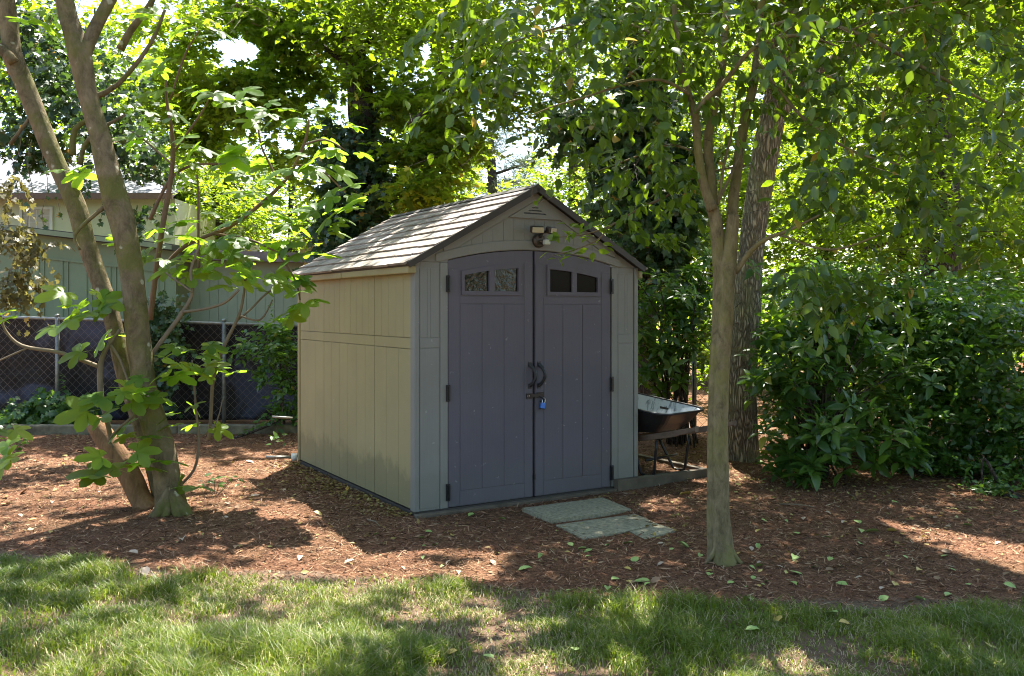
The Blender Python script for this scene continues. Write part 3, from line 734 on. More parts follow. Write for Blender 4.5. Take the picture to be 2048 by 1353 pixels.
# ================================================================== pavers, timber
def from_px(px, py, z=0.0):
    d = F * (EYE - z) / (py - HY); return np.array([(px - CX) / F * d, d, z])
def slab(name, corners, top, thick, mat, label):
    c = np.mean(corners, 0); n = 9
    A, B, C, D = [np.array(q) for q in corners]; v = []
    for j in range(n):
        for i in range(n):
            u, w = i / (n-1), j / (n-1)
            p = (A*(1-u)+B*u)*(1-w) + (D*(1-u)+C*u)*w
            e = min(u, 1-u, w, 1-w)
            hgt = top + 0.005*(float(fbm(p[0]*9, p[1]*9)) - 0.5) - (0.006 if e == 0 else 0)
            j2 = 0.006 * (float(fbm(p[0]*20, p[1]*20, 3)) - 0.5) if e == 0 else 0
            v.append((p[0]-c[0]+j2, p[1]-c[1]+j2, hgt))
    f = [(j*n+i, j*n+i+1, (j+1)*n+i+1, (j+1)*n+i) for j in range(n-1) for i in range(n-1)]
    ring = [i for i in range(n)] + [j*n+n-1 for j in range(1, n)] + [(n-1)*n+i for i in range(n-2, -1, -1)] + [j*n for j in range(n-2, 0, -1)]
    base = len(v)
    for r in ring: v.append((v[r][0], v[r][1], top - thick))
    m_ = len(ring)
    f += [(ring[k], base + k, base + (k+1) % m_, ring[(k+1) % m_]) for k in range(m_)]
    o = MB().add(v, f).build(name, mat); o.location = (c[0], c[1], 0)
    return tag(o, label, 'paving slab', 'slabs at the shed door')
slab('paving_slab', [from_px(1045, 1022), from_px(1105, 1046), from_px(1262, 1024), from_px(1205, 1001)], 0.028, 0.06, M['concrete'], 'mossy concrete slab butting the sill of the shed doors')
slab('paving_slab', [from_px(1112, 1051), from_px(1167, 1080), from_px(1320, 1051), from_px(1270, 1029)], 0.010, 0.06, M['concrete'], 'mossy concrete slab in front of the other, one step from the doors')
slab('paving_slab', [from_px(1260, 1064), from_px(1290, 1080), from_px(1352, 1062), from_px(1322, 1051)], 0.010, 0.04, M['concrete'], 'small broken slab half sunk in mulch beside the larger two')
def timber(a0, a1, b0, b1, z0, z1, label, name='landscape_timber', mat='timber'):
    o = MB().box(a0, a1, b0, b1, z0, z1).build(name, M[mat], None, bevel=0.006); o.location = (SA[0], SA[1], 0); o.rotation_euler = (0, 0, SROT)
    return tag(o, label, 'timber edging')
timber(-0.02, 1.80, -0.075, -0.016, -0.04, 0.012, 'thin weathered timber laid flush under the shed door sill')
timber(1.81, 2.84, -0.075, -0.016, -0.05, 0.085, 'thick weathered timber board edging the bank beside the shed')
timber(2.785, 2.84, -0.010, 0.95, -0.05, 0.082, 'timber return board running back under the wheelbarrow bank')

# ================================================================== wheelbarrow
WB = np.array([1.315, 7.84]); wax = np.array([0.69, -0.724]); wrot = math.atan2(wax[1], wax[0])
wz = float(gz(WB[0], WB[1]))
wb_ = empty('wheelbarrow', (WB[0], WB[1], wz), wrot); tag(wb_, 'black wheelbarrow with a scraped tray and wooden handles parked beside the shed', 'wheelbarrow')
wb_.scale = (1, 1, 1)
def tray_ring(s0, s1, hw, z0, z1, r, n=6):
    """rounded rectangle, z0 at the front (s0), z1 at the rear (s1)"""
    pts = []
    for (cx_, cy_, a0) in ((s1 - r, hw - r, 0), (s0 + r, hw - r, 90), (s0 + r, -hw + r, 180), (s1 - r, -hw + r, 270)):
        for k in range(n):
            a_ = math.radians(a0 + 90 * k / (n - 1)); x = cx_ + r * math.cos(a_); y = cy_ + r * math.sin(a_)
            z = z0 + (z1 - z0) * (x - s0) / (s1 - s0)
            pts.append((x, y, z))
    return pts
R = [tray_ring(-0.72, 0.26, 0.335, 0.665, 0.555, 0.13), tray_ring(-0.705, 0.245, 0.325, 0.655, 0.548, 0.13), tray_ring(-0.60, 0.17, 0.27, 0.50, 0.46, 0.11), tray_ring(-0.44, 0.08, 0.21, 0.345, 0.385, 0.09)]
n = len(R[0]); V_ = []; f = []; inn_ = []
for r in R[1:]: V_ += r; inn_ += [0.0] * n
for i in range(2):
    for k in range(n): f.append((i*n+k, i*n+(k+1) % n, (i+1)*n+(k+1) % n, (i+1)*n+k)[::-1])
f.append(tuple(2*n + k for k in range(n)))
o0 = len(V_)
for i, r in enumerate(R[1:]):
    cx_, cy_ = -0.2, 0
    for p in r: V_.append((cx_ + (p[0]-cx_)*0.985, p[1]*0.985, p[2] + 0.006)); inn_.append(1.0)
for i in range(2):
    for k in range(n): f.append((o0+i*n+k, o0+i*n+(k+1) % n, o0+(i+1)*n+(k+1) % n, o0+(i+1)*n+k))
f.append(tuple(o0 + 2*n + k for k in range(n))[::-1])
f += [(k, (k+1) % n, o0+(k+1) % n, o0+k) for k in range(n)]
tray = MB().add(V_, f).build('tray', M['tray'], wb_, smooth=False)
at = tray.data.attributes.new('inner', 'FLOAT', 'POINT'); at.data.foreach_set('value', inn_)
m = MB(); rr = R[0] + [R[0][0]]; m.tube(rr, 0.011, 8, cap=False); m.build('tray_rim', M['black_metal'], tray, smooth=True)
for s_ in (-1, 1):
    m = MB()
    pts = [(-0.98, s_*0.07, 0.19), (-0.5, s_*0.14, 0.25), (0.0, s_*0.215, 0.335), (0.30, s_*0.255, 0.40), (0.56, s_*0.28, 0.47)]
    v = []; f2 = []
    for i, p in enumerate(pts):
        hw, hh = (0.019, 0.026) if i < 4 else (0.017, 0.017)
        v += [(p[0], p[1]-hw, p[2]-hh), (p[0], p[1]+hw, p[2]-hh), (p[0], p[1]+hw, p[2]+hh), (p[0], p[1]-hw, p[2]+hh)]
    for i in range(4):
        for k in range(4): f2.append((4*i+k, 4*i+(k+1) % 4, 4*i+4+(k+1) % 4, 4*i+4+k)[::-1])
    f2 += [(0,1,2,3)[::-1], (16,17,18,19)]
    m.add(v, f2).build('handle', M['wood'], wb_, bevel=0.006)
    m = MB(); y = s_ * 0.225
    leg = [(-0.17, s_*0.18, 0.275), (-0.07, y, 0.06), (-0.03, y, 0.012), (0.05, y, 0.012), (0.085, y, 0.05), (0.12, s_*0.235, 0.325)]
    pp, r2 = smooth_path(leg, [0.0125]*6, 3); m.tube(pp, r2, 8); m.build('leg', M['black_metal'], wb_, smooth=True)
m = MB(); m.tube([(-0.005, -0.225, 0.14), (-0.005, 0.225, 0.14)], 0.0115, 8); m.build('cross_brace', M['black_metal'], wb_, smooth=True)
for s_ in (-1, 1):
    m = MB(); m.tube([(-0.40, s_*0.15, 0.27), (-0.38, s_*0.16, 0.36)], 0.02, 6); m.build('wedge', M['wood'], wb_)
m = MB(); N = 26; pts = [(-0.95 + 0.155*math.cos(2*math.pi*k/N), 0, 0.2 + 0.155*math.sin(2*math.pi*k/N)) for k in range(N+1)]; m.tube(pts, 0.045, 10, cap=False)
wh = m.build('wheel', M['black_plastic'], wb_, smooth=True)
m = MB(); m.tube([(-0.95, -0.03, 0.2), (-0.95, 0.03, 0.2)], 0.10, 16); m.tube([(-0.95, -0.09, 0.2), (-0.95, 0.09, 0.2)], 0.012, 8); m.build('rim', M['galv'], wh)

# ================================================================== curb, fences, sheeting
cb = MB()
xs_ = np.linspace(-9.5, 1.5, 13)
curb = empty('concrete_curb', (-4.0, 10.75, 0)); tag(curb, 'low grey concrete curb in front of the chain-link fence', 'curb')
for i in range(len(xs_) - 1):
    h = 0.10 + 0.012 * random.random()
    MB().box(xs_[i] + 4.0 + 0.003, xs_[i+1] + 4.0 - 0.003, -0.075, 0.075, -0.1, h).build('curb_section', M['curb'], curb, bevel=0.012)
def chain_fence(x0, x1, y, zt0, zt1, posts, label, dy=0.0, z_lo=0.05, cell=0.105, wr=0.0019, mat='galv'):
    root = empty('chain_link_fence', ((x0 + x1) / 2, y, 0)); tag(root, label, 'fence'); ox = (x0 + x1) / 2
    zt = lambda x: zt0 + (zt1 - zt0) * (x - x0) / (x1 - x0)
    yy = lambda x: dy * (x - x0) / (x1 - x0)
    m = MB(); m.tube([(x0 - ox, yy(x0), zt0), (x1 - ox, yy(x1), zt1)], 0.021, 10); m.build('top_rail', M[mat], root, smooth=True)
    for x in posts:
        m = MB(); m.tube([(x - ox, yy(x) + 0.0, -0.1), (x - ox, yy(x), zt(x) + 0.035)], 0.028, 12); m.tube([(x - ox, yy(x), zt(x) + 0.03), (x - ox, yy(x), zt(x) + 0.05), (x-ox, yy(x), zt(x)+0.062)], [0.033, 0.03, 0.012], 10)
        po = m.build('post', M[mat], root, smooth=True)
        for zz in (0.35, 0.8, zt(x) - 0.12):
            MB().tube([(x - ox, yy(x), zz), (x - ox, yy(x), zz + 0.012)], 0.032, 10).build('tie_band', M[mat], po)
    V_ = []; Fq = []
    hc = cell / 2
    nw = int((x1 - x0) / hc)
    A = []; B = []
    nz = int((max(zt0, zt1) - z_lo) / hc) + 1
    for i in range(nw):
        for k in range(nz):
            xa = x0 + i * hc; za = z_lo + k * hc
            if za + hc > zt(xa) + 0.01: continue
            if (i + k) % 2 == 0: A.append((xa - ox, yy(xa) - 0.024, za)); B.append((xa + hc - ox, yy(xa + hc) - 0.028, za + hc))
            else: A.append((xa + hc - ox, yy(xa + hc) - 0.028, za)); B.append((xa - ox, yy(xa) - 0.024, za + hc))
    A = np.array(A); B = np.array(B); n = len(A); t = nrm(B - A); x = nrm(np.cross(t, np.tile([0, 1.0, 0.0], (n, 1)))); y_ = np.cross(t, x)
    ring = [math.cos(q) * x + math.sin(q) * y_ for q in (0.5, 2.594, 4.689)]
    Vv = np.stack([A + wr*ring[0], A + wr*ring[1], A + wr*ring[2], B + wr*ring[0], B + wr*ring[1], B + wr*ring[2]], 1).reshape(-1, 3)
    fq = np.array([(0,1,4,3),(1,2,5,4),(2,0,3,5)]); Fq = (fq[None] + (np.arange(n)*6)[:, None, None]).reshape(-1, 4)
    o = fast_mesh('wire_mesh', Vv, Fq, M['old_wire'], None, root); o['kind'] = 'stuff'
    return root
chain_fence(-9.0, -0.6, 11.6, 1.46, 1.22, [-8.0, -5.9, -3.737, -1.4], 'galvanised chain-link fence with black sheeting behind, left of the shed')
chain_fence(2.105, 8.0, 10.4, 1.22, 1.22, [2.12, 4.6, 7.0], 'short stretch of chain-link fence behind the wheelbarrow and the oak', dy=0.6)
# black sheet hung behind the fence
nxs, nzs = 170, 28; v = []; f = []
for j in range(nzs):
    for i in range(nxs):
        x = -9.2 + 8.7 * i / (nxs - 1); tz = j / (nzs - 1); zt = 1.475 + (1.235 - 1.475) * (x + 9.0) / 8.4
        fold = 0.15 * float(fbm(x * 2.3 + tz * 1.1, tz * 0.9, 2)) + 0.05 * float(fbm(x * 7 - tz * 2.5, tz * 2, 7)) + 0.03 * abs(math.sin(x * 5 + 3 * tz))
        v.append((x + 4.85, 0.06 + fold * (1.15 - 0.8 * tz), 0.03 + (zt - 0.03) * tz - 0.03 * float(fbm(x * 1.5, 0.5)) * (tz > 0.98)))
f = [(j*nxs+i, j*nxs+i+1, (j+1)*nxs+i+1, (j+1)*nxs+i) for j in range(nzs-1) for i in range(nxs-1)]
o = MB().add(v, f).build('plastic_sheet', M['tarp'], None, smooth=True); o.location = (-4.85, 11.62, 0)
sd = o.modifiers.new('thick', 'SOLIDIFY'); sd.thickness = 0.004
tag(o, 'wrinkled black plastic sheeting hung behind the chain-link fence', 'plastic sheet')

# ================================================================== neighbouring buildings
def building(name, x0, x1, y0, y1, z0, zl, zr, mat, label, cat='building'):
    root = empty(name, ((x0+x1)/2, y0, 0)); tag(root, label, cat); ox = (x0+x1)/2
    m = MB(); m.strip([x0-ox, x1-ox], lambda x: z0, lambda x: zl + (zr-zl)*(x+ox-x0)/(x1-x0), 0.0, y1-y0); m.build('wall', mat, root)
    return root, ox
# sage outbuilding with vertical battens
D = 14.0
xw = lambda px, d: (px - CX) / F * d
zw = lambda py, d: EYE - (py - HY) / F * d
r_, ox = building('outbuilding', -12.5, xw(352, D), D, D + 4, 0, zw(445, D) + 0.40, zw(503, D), M['green_wall'], 'sage green board-and-batten outbuilding behind the fence, dark roof edge')
x = -12.3
zt = lambda x: (zw(445, D) + 0.40) + (zw(503, D) - zw(445, D) - 0.40) * (x + 12.5) / (xw(352, D) + 12.5)
while x < xw(350, D):
    for dx_ in (0.0, 0.085):
        MB().box(x + dx_ - ox, x + dx_ + 0.022 - ox, -0.014, -0.0005, 0.0, zt(x) - 0.36).build('batten', M['green_wall'], r_)
    x += 0.375
MB().strip([-12.5-ox, xw(352, D)-ox], lambda q: zt(q+ox)-0.36, lambda q: zt(q+ox)-0.33, -0.03, -0.0005).build('frieze_board', M['green_wall'], r_)
MB().strip([-12.6-ox, xw(356, D)-ox], lambda q: zt(q+ox)+0.002, lambda q: zt(q+ox)+0.10, -0.25, 4.2).build('roof', M['dark_trim'], r_)
MB().strip([-12.6-ox, xw(356, D)-ox], lambda q: zt(q+ox)+0.012, lambda q: zt(q+ox)+0.085, -0.275, -0.2505).build('fascia', M['green_wall'], r_)
# low pale annexe with grooved siding
D = 14.6
r_, ox = building('annexe', xw(345, D), xw(660, D), D, D + 4, 0, zw(508, D), zw(530, D), M['pale_wall'], 'pale grey-green garage wall with low dark roof between the trunk and shed')
x = xw(345, D)
while x < xw(655, D):
    MB().box(x - ox, x + 0.145 - ox, -0.010, -0.0005, 0.0, zw(530, D) - 0.10).build('siding_board', M['pale_wall'], r_); x += 0.152
MB().strip([xw(340, D)-ox, xw(665, D)-ox], lambda q: zw(524, D) - 0.06*(q/2), lambda q: zw(505, D) - 0.06*(q/2), -0.3, 0.5).build('roof', M['annexe_roof'], r_)
# cream house with grey roof
D = 21.0
hs = empty('house', (xw(100, D), D, 0)); ox = xw(100, D); tag(hs, 'cream house with pale grey shingle roof and a curtained window', 'house')
MB().box(-16-ox, xw(350, D)-ox, 0, 7, 0, zw(398, D)).build('wall', M['cream_wall'], hs)
rf = MB()
za, zb = zw(400, D), zw(325, D) + 0.75
rf.add([(-16.6-ox, -0.5, za), (xw(362, D)-ox, -0.5, za), (xw(345, D)-ox, 3.6, zb), (-16.6-ox, 3.6, zb), (-16.6-ox, -0.5, za+0.1), (xw(362, D)-ox, -0.5, za+0.1), (xw(345, D)-ox, 3.6, zb+0.1), (-16.6-ox, 3.6, zb+0.1), (-16.6-ox, 7.6, za), (xw(362, D)-ox, 7.6, za)],
       [(0,1,2,3)[::-1],(4,5,6,7),(0,1,5,4),(1,2,6,5),(7,6,9,8)])
def m_houseroof():
    m = bpy.data.materials.new('grey_shingles'); nt, ns, ls, bs, out = nodes(m)
    b = ns.new('ShaderNodeTexBrick'); b.inputs['Scale'].default_value = 5; b.inputs['Color1'].default_value = (0.11, 0.11, 0.13, 1); b.inputs['Color2'].default_value = (0.14, 0.14, 0.165, 1); b.inputs['Mortar'].default_value = (0.08, 0.08, 0.095, 1)
    b.inputs['Mortar Size'].default_value = 0.012
    ls.new(texco(ns, ls), b.inputs['Vector']); ls.new(b.outputs[0], bs.inputs['Base Color']); bs.inputs['Roughness'].default_value = 0.85
    return m
M['house_roof'] = m_houseroof()
rf = rf.build('roof', M['house_roof'], hs)
MB().box(-16.6-ox, xw(363, D)-ox, -0.60, -0.505, za - 0.05, za + 0.075).build('gutter', M['brown_gutter'], hs)
wx0, wx1, wz0, wz1 = xw(46, D)-ox, xw(101, D)-ox, zw(470, D), zw(420, D)
w_ = MB(); 
for (a_, b_, c_, d_) in ((wx0-0.07, wx1+0.07, wz1, wz1+0.07), (wx0-0.07, wx1+0.07, wz0-0.07, wz0), (wx0-0.07, wx0, wz0, wz1), (wx1, wx1+0.07, wz0, wz1)): w_.box(a_, b_, -0.05, -0.0008, c_, d_)
wo = w_.build('window', M['white_trim'], hs)
MB().box(wx0+0.002, wx1-0.002, -0.012, -0.001, wz0+0.002, wz1-0.002).build('curtain', M['curtain'], wo)
for k in range(1, 4): MB().box(wx0 + (wx1-wx0)*k/4 - 0.008, wx0 + (wx1-wx0)*k/4 + 0.008, -0.020, -0.0125, wz0+0.003, wz1-0.003).build('muntin', M['white_trim'], wo)
for k in range(1, 4): MB().box(wx0+0.003, wx1-0.003, -0.030, -0.0205, wz0 + (wz1-wz0)*k/4 - 0.008, wz0 + (wz1-wz0)*k/4 + 0.008).build('muntin', M['white_trim'], wo)
D = 24.0
r_, ox = building('far_house', xw(600, D), xw(700, D), D, D + 6, 0, zw(470, D), zw(470, D), M['tan_siding'], 'sliver of a tan clapboard house seen over the shed eave', 'house')
z = 0.1
while z < zw(470, D) - 0.15:
    MB().box(xw(600, D)-ox, xw(700, D)-ox, -0.03, -0.001, z, z + 0.14).build('clapboard', M['tan_siding'], r_); z += 0.15
MB().strip([xw(592, D)-ox, xw(708, D)-ox], lambda q: zw(470, D)+0.003, lambda q: zw(458, D), -0.4, 6.3).build('roof', M['dark_trim'], r_)

# ================================================================== LEFT TREE (two leaning trunks)
t1 = empty('leaning_tree', P(335, 1035, 6.37) * np.array([1, 1, 0])); b1 = np.array(t1.location)
tag(t1, 'mossy lichen-spotted tree with two leaning trunks from one base in the mulch', 'tree')
def shift(mb, b):
    mb.v = [(p[0]-b[0], p[1]-b[1], p[2]-b[2]) for p in mb.v]; return mb
m = MB(); TW1 = 0.9
limb(m, [(a_, b_, w_*TW1) for a_, b_, w_ in [(350,1062,92),(345,1030,74),(341,1000,66),(333,948,58),(321,889,58),(306,840,56),(290,780,50),(278,690,51),(269,600,50),(263,540,51),(246,450,54),(233,405,56),(216,340,49),(200,273,44),(184,220,41),(171,171,42),(160,110,50),(148,70,42),(133,20,40),(118,-60,36),(90,-260,30)]], 6.35, 18, 5, 0.10)
limb(m, [(166,125,24),(176,88,28),(196,45,25),(220,0,24),(262,-80,22),(330,-220,18)], 6.33, 12, 4, 0.08, 0.2, 3)
# root flares
for (a_, b_, w) in ((388,1040,24),(300,1036,26),(366,1062,26),(325,1055,22)):
    limb(m, [(339,975,10),((345+a_)/2,1018,w*1.1),(a_,b_+4,w*0.6)], 6.25, 8, 3, 0.1, -0.04)
for o_, nm in ((shift(m, b1), 'trunk'),): o_.build(nm, M['bark_myrtle'], t1, smooth=True)
m = MB()
limb(m, [(335,1030,40),(318,960,40),(296,880,38),(268,800,36),(250,747,34),(234,679,33),(217,611,33),(192,542,34),(169,474,36),(152,410,37),(120,342,34),(91,273,35),(50,171,37),(24,110,38),(20,68,34),(8,-40,29),(-25,-260,24)], 6.55, 16, 5, 0.10, 0.1, 7)
limb(m, [(28,125,20),(4,100,22),(-40,70,20),(-90,0,18)], 6.55, 10, 3, 0.08)
shift(m, b1).build('trunk', M['bark_myrtle'], t1, smooth=True)
m = MB(); limb(m, [(300,1026,46),(281,998,42),(258,948,44),(219,889,42),(196,856,38),(188,842,30)], 6.45, 14, 4, 0.16, 0.15, 2)
shift(m, b1).build('broken_stem', M['bark_broken'], t1, smooth=True)
m = MB()
for tr, d in (([(160,330,12),(170,290,9),(200,260,8),(250,230,6)], 6.5), ([(228,400,10),(190,430,8),(150,470,7),(160,500,5)], 6.4), ([(145,310,14),(150,260,12),(185,235,9)], 6.6),
              ([(20,290,8),(60,235,6)], 6.6), ([(175,200,14),(235,170,10),(300,90,8),(330,20,6)], 6.8), ([(240,100,16),(262,60,14),(300,10,12),(320,-40,10)], 7.2)):
    m = MB(); limb(m, tr, d, 7, 3, 0.1); shift(m, b1).build('branch', M['bark_myrtle'], t1, smooth=True)
# crown above the frame with stray sprays in view
c = clumps([(-3.6, 7.6, 5.1, 1.9, 1.9, 1.0, 620), (-1.9, 8.4, 5.6, 1.8, 1.7, 0.9, 560), (-4.3, 6.2, 4.7, 1.5, 1.4, 0.8, 360), (-2.4, 6.4, 5.0, 1.4, 1.3, 0.7, 330), (0.2, 8.0, 5.8, 1.6, 1.6, 0.8, 420), (-3.0, 9.2, 5.4, 1.8, 1.2, 0.8, 300)], 0.35, 8)
pos, dr, nm, sz, en = sprays(c, 9, 0.35, (0.05, 0.085), 0.2)
k = light_keep(pos) & sight_keep(pos, [(100, 365, 120, 30)])
leaves('crown', pos[k]-b1, dr[k], nm[k], sz[k], RH, M['lf_tree'], t1, 'stuff')
twigs('twigs', (c-b1), (en-b1), 0.004, M['twig'], t1)

# ================================================================== FIG
fg = empty('fig_tree', (-2.35, 6.9, 0)); bf = np.array(fg.location); tag(fg, 'young fig with large lobed bright green leaves growing round the leaning trunks', 'fig tree')
FB = [([(222,880,9),(214,840,10),(202,790,11),(201,735,12),(212,700,9),(240,660,6)], 6.3, 0.0),
      ([(201,735,9),(120,706,8),(44,692,7),(10,660,5),(0,625,4)], 6.3, -0.1), ([(60,694,4),(20,712,4),(-20,730,3)], 6.25, 0),
      ([(300,716,8),(325,680,9),(366,624,9),(385,585,7),(382,540,6),(400,490,5)], 6.4, 0.1), ([(366,624,6),(410,618,6),(450,605,6),(478,580,4)], 6.42, 0), ([(385,585,4),(350,560,4),(330,545,3)], 6.4, 0),
      ([(418,880,7),(422,830,7),(427,757,7),(448,693,7),(478,631,6),(488,585,5),(492,545,4)], 6.7, 0), ([(470,645,4),(500,620,4),(530,590,4),(560,570,3)], 6.72, 0), ([(478,631,4),(520,640,4),(545,600,3)], 6.7, 0),
      ([(300,640,12),(310,560,11),(325,455,11),(340,370,10),(346,307,9),(342,250,7),(333,200,6),(332,160,4)], 6.9, 0.0), ([(346,307,5),(380,260,5),(410,215,4),(420,190,3)], 6.95, 0),
      ([(310,560,9),(360,500,8),(420,470,7),(458,455,8),(520,410,8),(575,355,7),(608,290,6),(618,240,5)], 7.0, 0.1), ([(430,468,5),(500,480,5),(555,505,4),(600,520,3)], 7.0, 0), ([(560,370,5),(540,330,5),(522,290,4),(515,240,3)], 7.05, 0),
      ([(397,540,5),(397,460,5),(396,380,4),(394,350,3)], 6.8, 0), ([(300,440,8),(340,360,6),(390,330,5),(460,330,4)], 6.9, 0), ([(220,690,6),(240,720,5),(262,780,4)], 6.3, 0),
      ([(262,790,5),(300,800,5),(225,870,5),(226,895,4)], 6.2, 0), ([(350,980,6),(388,940,6),(398,880,5),(392,820,5),(388,760,4),(384,720,3)], 6.5, 0), ([(392,880,3),(430,850,3),(445,800,2)], 6.5, 0),
      ([(345,330,4),(300,290,4),(262,262,3)], 6.7, 0), ([(340,200,4),(370,110,4),(400,60,3)], 6.9, 0), ([(590,330,4),(640,340,4),(690,385,3)], 7.05, 0), ([(608,290,4),(650,280,4),(690,300,3)], 7.05, 0), ([(555,505,4),(590,560,4),(600,600,3)], 6.9, -0.2)]
for tr, d, dd in FB:
    m = MB(); limb(m, tr, d, 7, 4, 0.08, dd); shift(m, bf).build('branch', M['twig'] if d < 6.8 else M['twig_red'], fg, smooth=True)
def fig_leaf_mesh(seed):
    """five-lobed fig leaf with sinuses, dished and drooping; palm-shaped outline about the stalk"""
    r = random.Random(seed); lobes = [(-112, 0.52), (-56, 0.80), (0, 1.0), (56, 0.80), (112, 0.52)]
    pts = [(0, -0.02)]
    out = []
    for i, (a_, L) in enumerate(lobes):
        L *= r.uniform(0.9, 1.08); a_ += r.uniform(-5, 5)
        w = 0.185 * (0.8 + 0.4 * L)
        for (t, s) in ((0.62, -1.0), (0.86, -0.75), (1.0, 0.0), (0.86, 0.75), (0.62, 1.0)):
            ca, sa = math.cos(math.radians(a_)), math.sin(math.radians(a_))
            x = L * t * sa + s * w * ca; y = L * t * ca - s * w * sa
            out.append((x, y))
        if i < 4:
            am = math.radians((a_ + lobes[i+1][0]) / 2); q = 0.40 * r.uniform(0.85, 1.2)
            out.append((q * math.sin(am), q * math.cos(am)))
    ring = out
    v = [(0, 0, 0)]; 
    dz = lambda x, y: -0.22 * (x*x + (y-0.2)**2) * 0.8 + 0.05 * abs(math.sin(3 * math.atan2(x, y + 1e-3)))
    mid = [(x*0.55, y*0.55) for x, y in ring]
    for x, y in mid: v.append((x, y, dz(x, y) + 0.015))
    for x, y in ring: v.append((x, y, dz(x, y)))
    n = len(ring); f = []
    for i in range(n - 1):
        f.append((0, 1+i+1, 1+i)); f.append((1+i, 1+i+1, 1+n+i+1, 1+n+i))
    me = bpy.data.meshes.new('fig_leaf'); 
    # stalk
    me.from_pydata(v + [(0.012,0,0),(-0.012,0,0),(0.0,-0.5,-0.12),(0.008,-0.5,-0.13)], [], f + [(1+2*n, 2+2*n, 3+2*n, 4+2*n)]); me.update(); me.materials.append(M['lf_fig'])
    me.polygons.foreach_set('use_smooth', [True]*len(me.polygons))
    return me
FM = [fig_leaf_mesh(s) for s in range(7)]
def orient(o, pos, dr, nm, s):
    Y = Vector(dr).normalized(); Z = Vector(nm); X = Y.cross(Z).normalized(); Z = X.cross(Y)
    mt = Matrix((X, Y, Z)).transposed().to_4x4(); o.matrix_local = Matrix.Translation(Vector(pos)) @ mt @ Matrix.Scale(s, 4)
FC = [(335,130,3,6.9),(330,195,3,6.9),(300,225,2,6.7),(350,240,3,6.9),(415,185,4,6.95),(455,195,3,6.9),(510,215,4,7.0),(560,240,4,7.0),(625,235,4,7.05),(350,285,3,6.8),(385,325,4,6.8),(285,285,3,6.6),(440,320,3,6.9),(500,305,3,7),
      (645,285,4,7.05),(690,300,3,7.05),(680,245,2,7.1),(250,262,2,6.6),(300,115,3,7),(395,60,4,6.9),(345,40,3,7),(250,60,2,6.9),(80,62,2,6.4),(165,338,3,6.3),(520,350,3,7),(570,320,4,7),(610,330,4,7),(645,350,3,7),(690,385,3,7),(715,415,3,7),(665,425,3,7),
      (515,395,4,6.9),(470,430,3,6.9),(600,440,4,7),(640,465,3,7),(560,495,5,6.9),(480,515,4,6.9),(530,535,4,6.8),(580,555,5,6.7),(608,598,4,6.6),(570,640,4,6.6),(505,475,4,6.9),(430,495,4,6.8),(380,478,4,6.8),(330,515,4,6.7),(280,480,3,6.5),
      (350,555,3,6.5),(400,530,5,6.6),(450,545,4,6.6),(330,455,3,6.7),(155,602,5,6.2),(195,622,3,6.2),(130,640,2,6.2),(215,690,3,6.2),(385,690,4,6.5),(365,720,3,6.4),(400,740,3,6.5),(435,755,3,6.5),(335,762,3,6.2),(318,785,3,6.2),(235,785,4,6.1),
      (200,828,3,6.1),(250,800,2,6.1),(380,820,3,6.5),(392,858,3,6.5),(255,935,5,6.0),(225,925,2,6.0),(282,925,3,6.0),(18,630,4,6.2),(5,870,3,5.9),(45,905,3,5.9),(280,870,3,6.1),(402,980,2,6.3),(545,430,3,6.9),(620,520,3,6.8),(490,570,3,6.6)]
nfig = 0
for (a_, b_, n, d) in FC:
    for k in range(n):
        if nfig >= 290: break
        th = random.uniform(0, 2*math.pi); rr_ = random.uniform(0.03, 0.20)
        p = P(a_, b_, d) + np.array([math.cos(th)*rr_, math.sin(th)*rr_, random.uniform(-0.06, 0.06)])
        dr = np.array([math.cos(th), math.sin(th), random.uniform(-0.6, 0.2)]); nm = np.array([random.gauss(0, 0.4), random.gauss(-0.55, 0.5), 1.0])
        o = bpy.data.objects.new('leaf', FM[random.randrange(7)]); link(o, fg)
        orient(o, p - bf, dr, nm, random.uniform(0.11, 0.215)); nfig += 1
# small side leaves low by the trunk foot
c = np.concatenate([P(a_, b_, d)[None] + rng.normal(size=(n, 3))*0.07 for (a_, b_, d, n) in ((430,985,6.2,9),(410,1000,6.1,6),(465,985,6.2,7),(400,930,6.3,5),(60,120,7,4),(20,640,6.2,4))])

# ================================================================== RIGHT TREE (smooth multi-stem)
t4 = empty('smooth_bark_tree', P(1442, 1118, 5.34) * np.array([1, 1, 0])); b4 = np.array(t4.location)
tag(t4, 'slim smooth-barked tree with upswept stems and glossy leaves in front of the wheelbarrow', 'tree')
m = MB()
limb(m, [(1449,1135,58),(1447,1112,45),(1445,1084,42),(1441,1030,36),(1441,967,34),(1440,855,31),(1443,737,32),(1449,650,33),(1452,579,34),(1455,540,36),(1460,500,30),(1464,460,26),(1466,430,23)], 5.30, 20, 5, 0.09)
limb(m, [(1424,1128,22),(1424,1090,20),(1423,1030,20),(1424,967,20),(1425,855,20),(1429,737,21),(1435,650,22),(1438,579,25),(1440,540,28),(1436,490,28),(1432,443,26),(1420,405,23)], 5.32, 14, 4, 0.09, 0, 5)
for (a_, b_, w) in ((1478,1124,14),(1458,1140,13),(1412,1126,11),(1432,1138,11)):
    limb(m, [(1446,1060,24),(1446+(a_-1446)*0.35,1096,w*1.3),(a_,b_,w*0.7),(a_+(a_-1446)*0.5,b_+8,w*0.2)], 5.28, 8, 4, 0.12)
limb(m, [(1425,420,22),(1412,385,19),(1404,355,18),(1396,300,17),(1391,240,16),(1378,190,13),(1362,140,12),(1352,60,11),(1342,-70,9)], 5.28, 12, 4, 0.08)
shift(m, b4).build('trunk', M['bark_right'], t4, smooth=True)
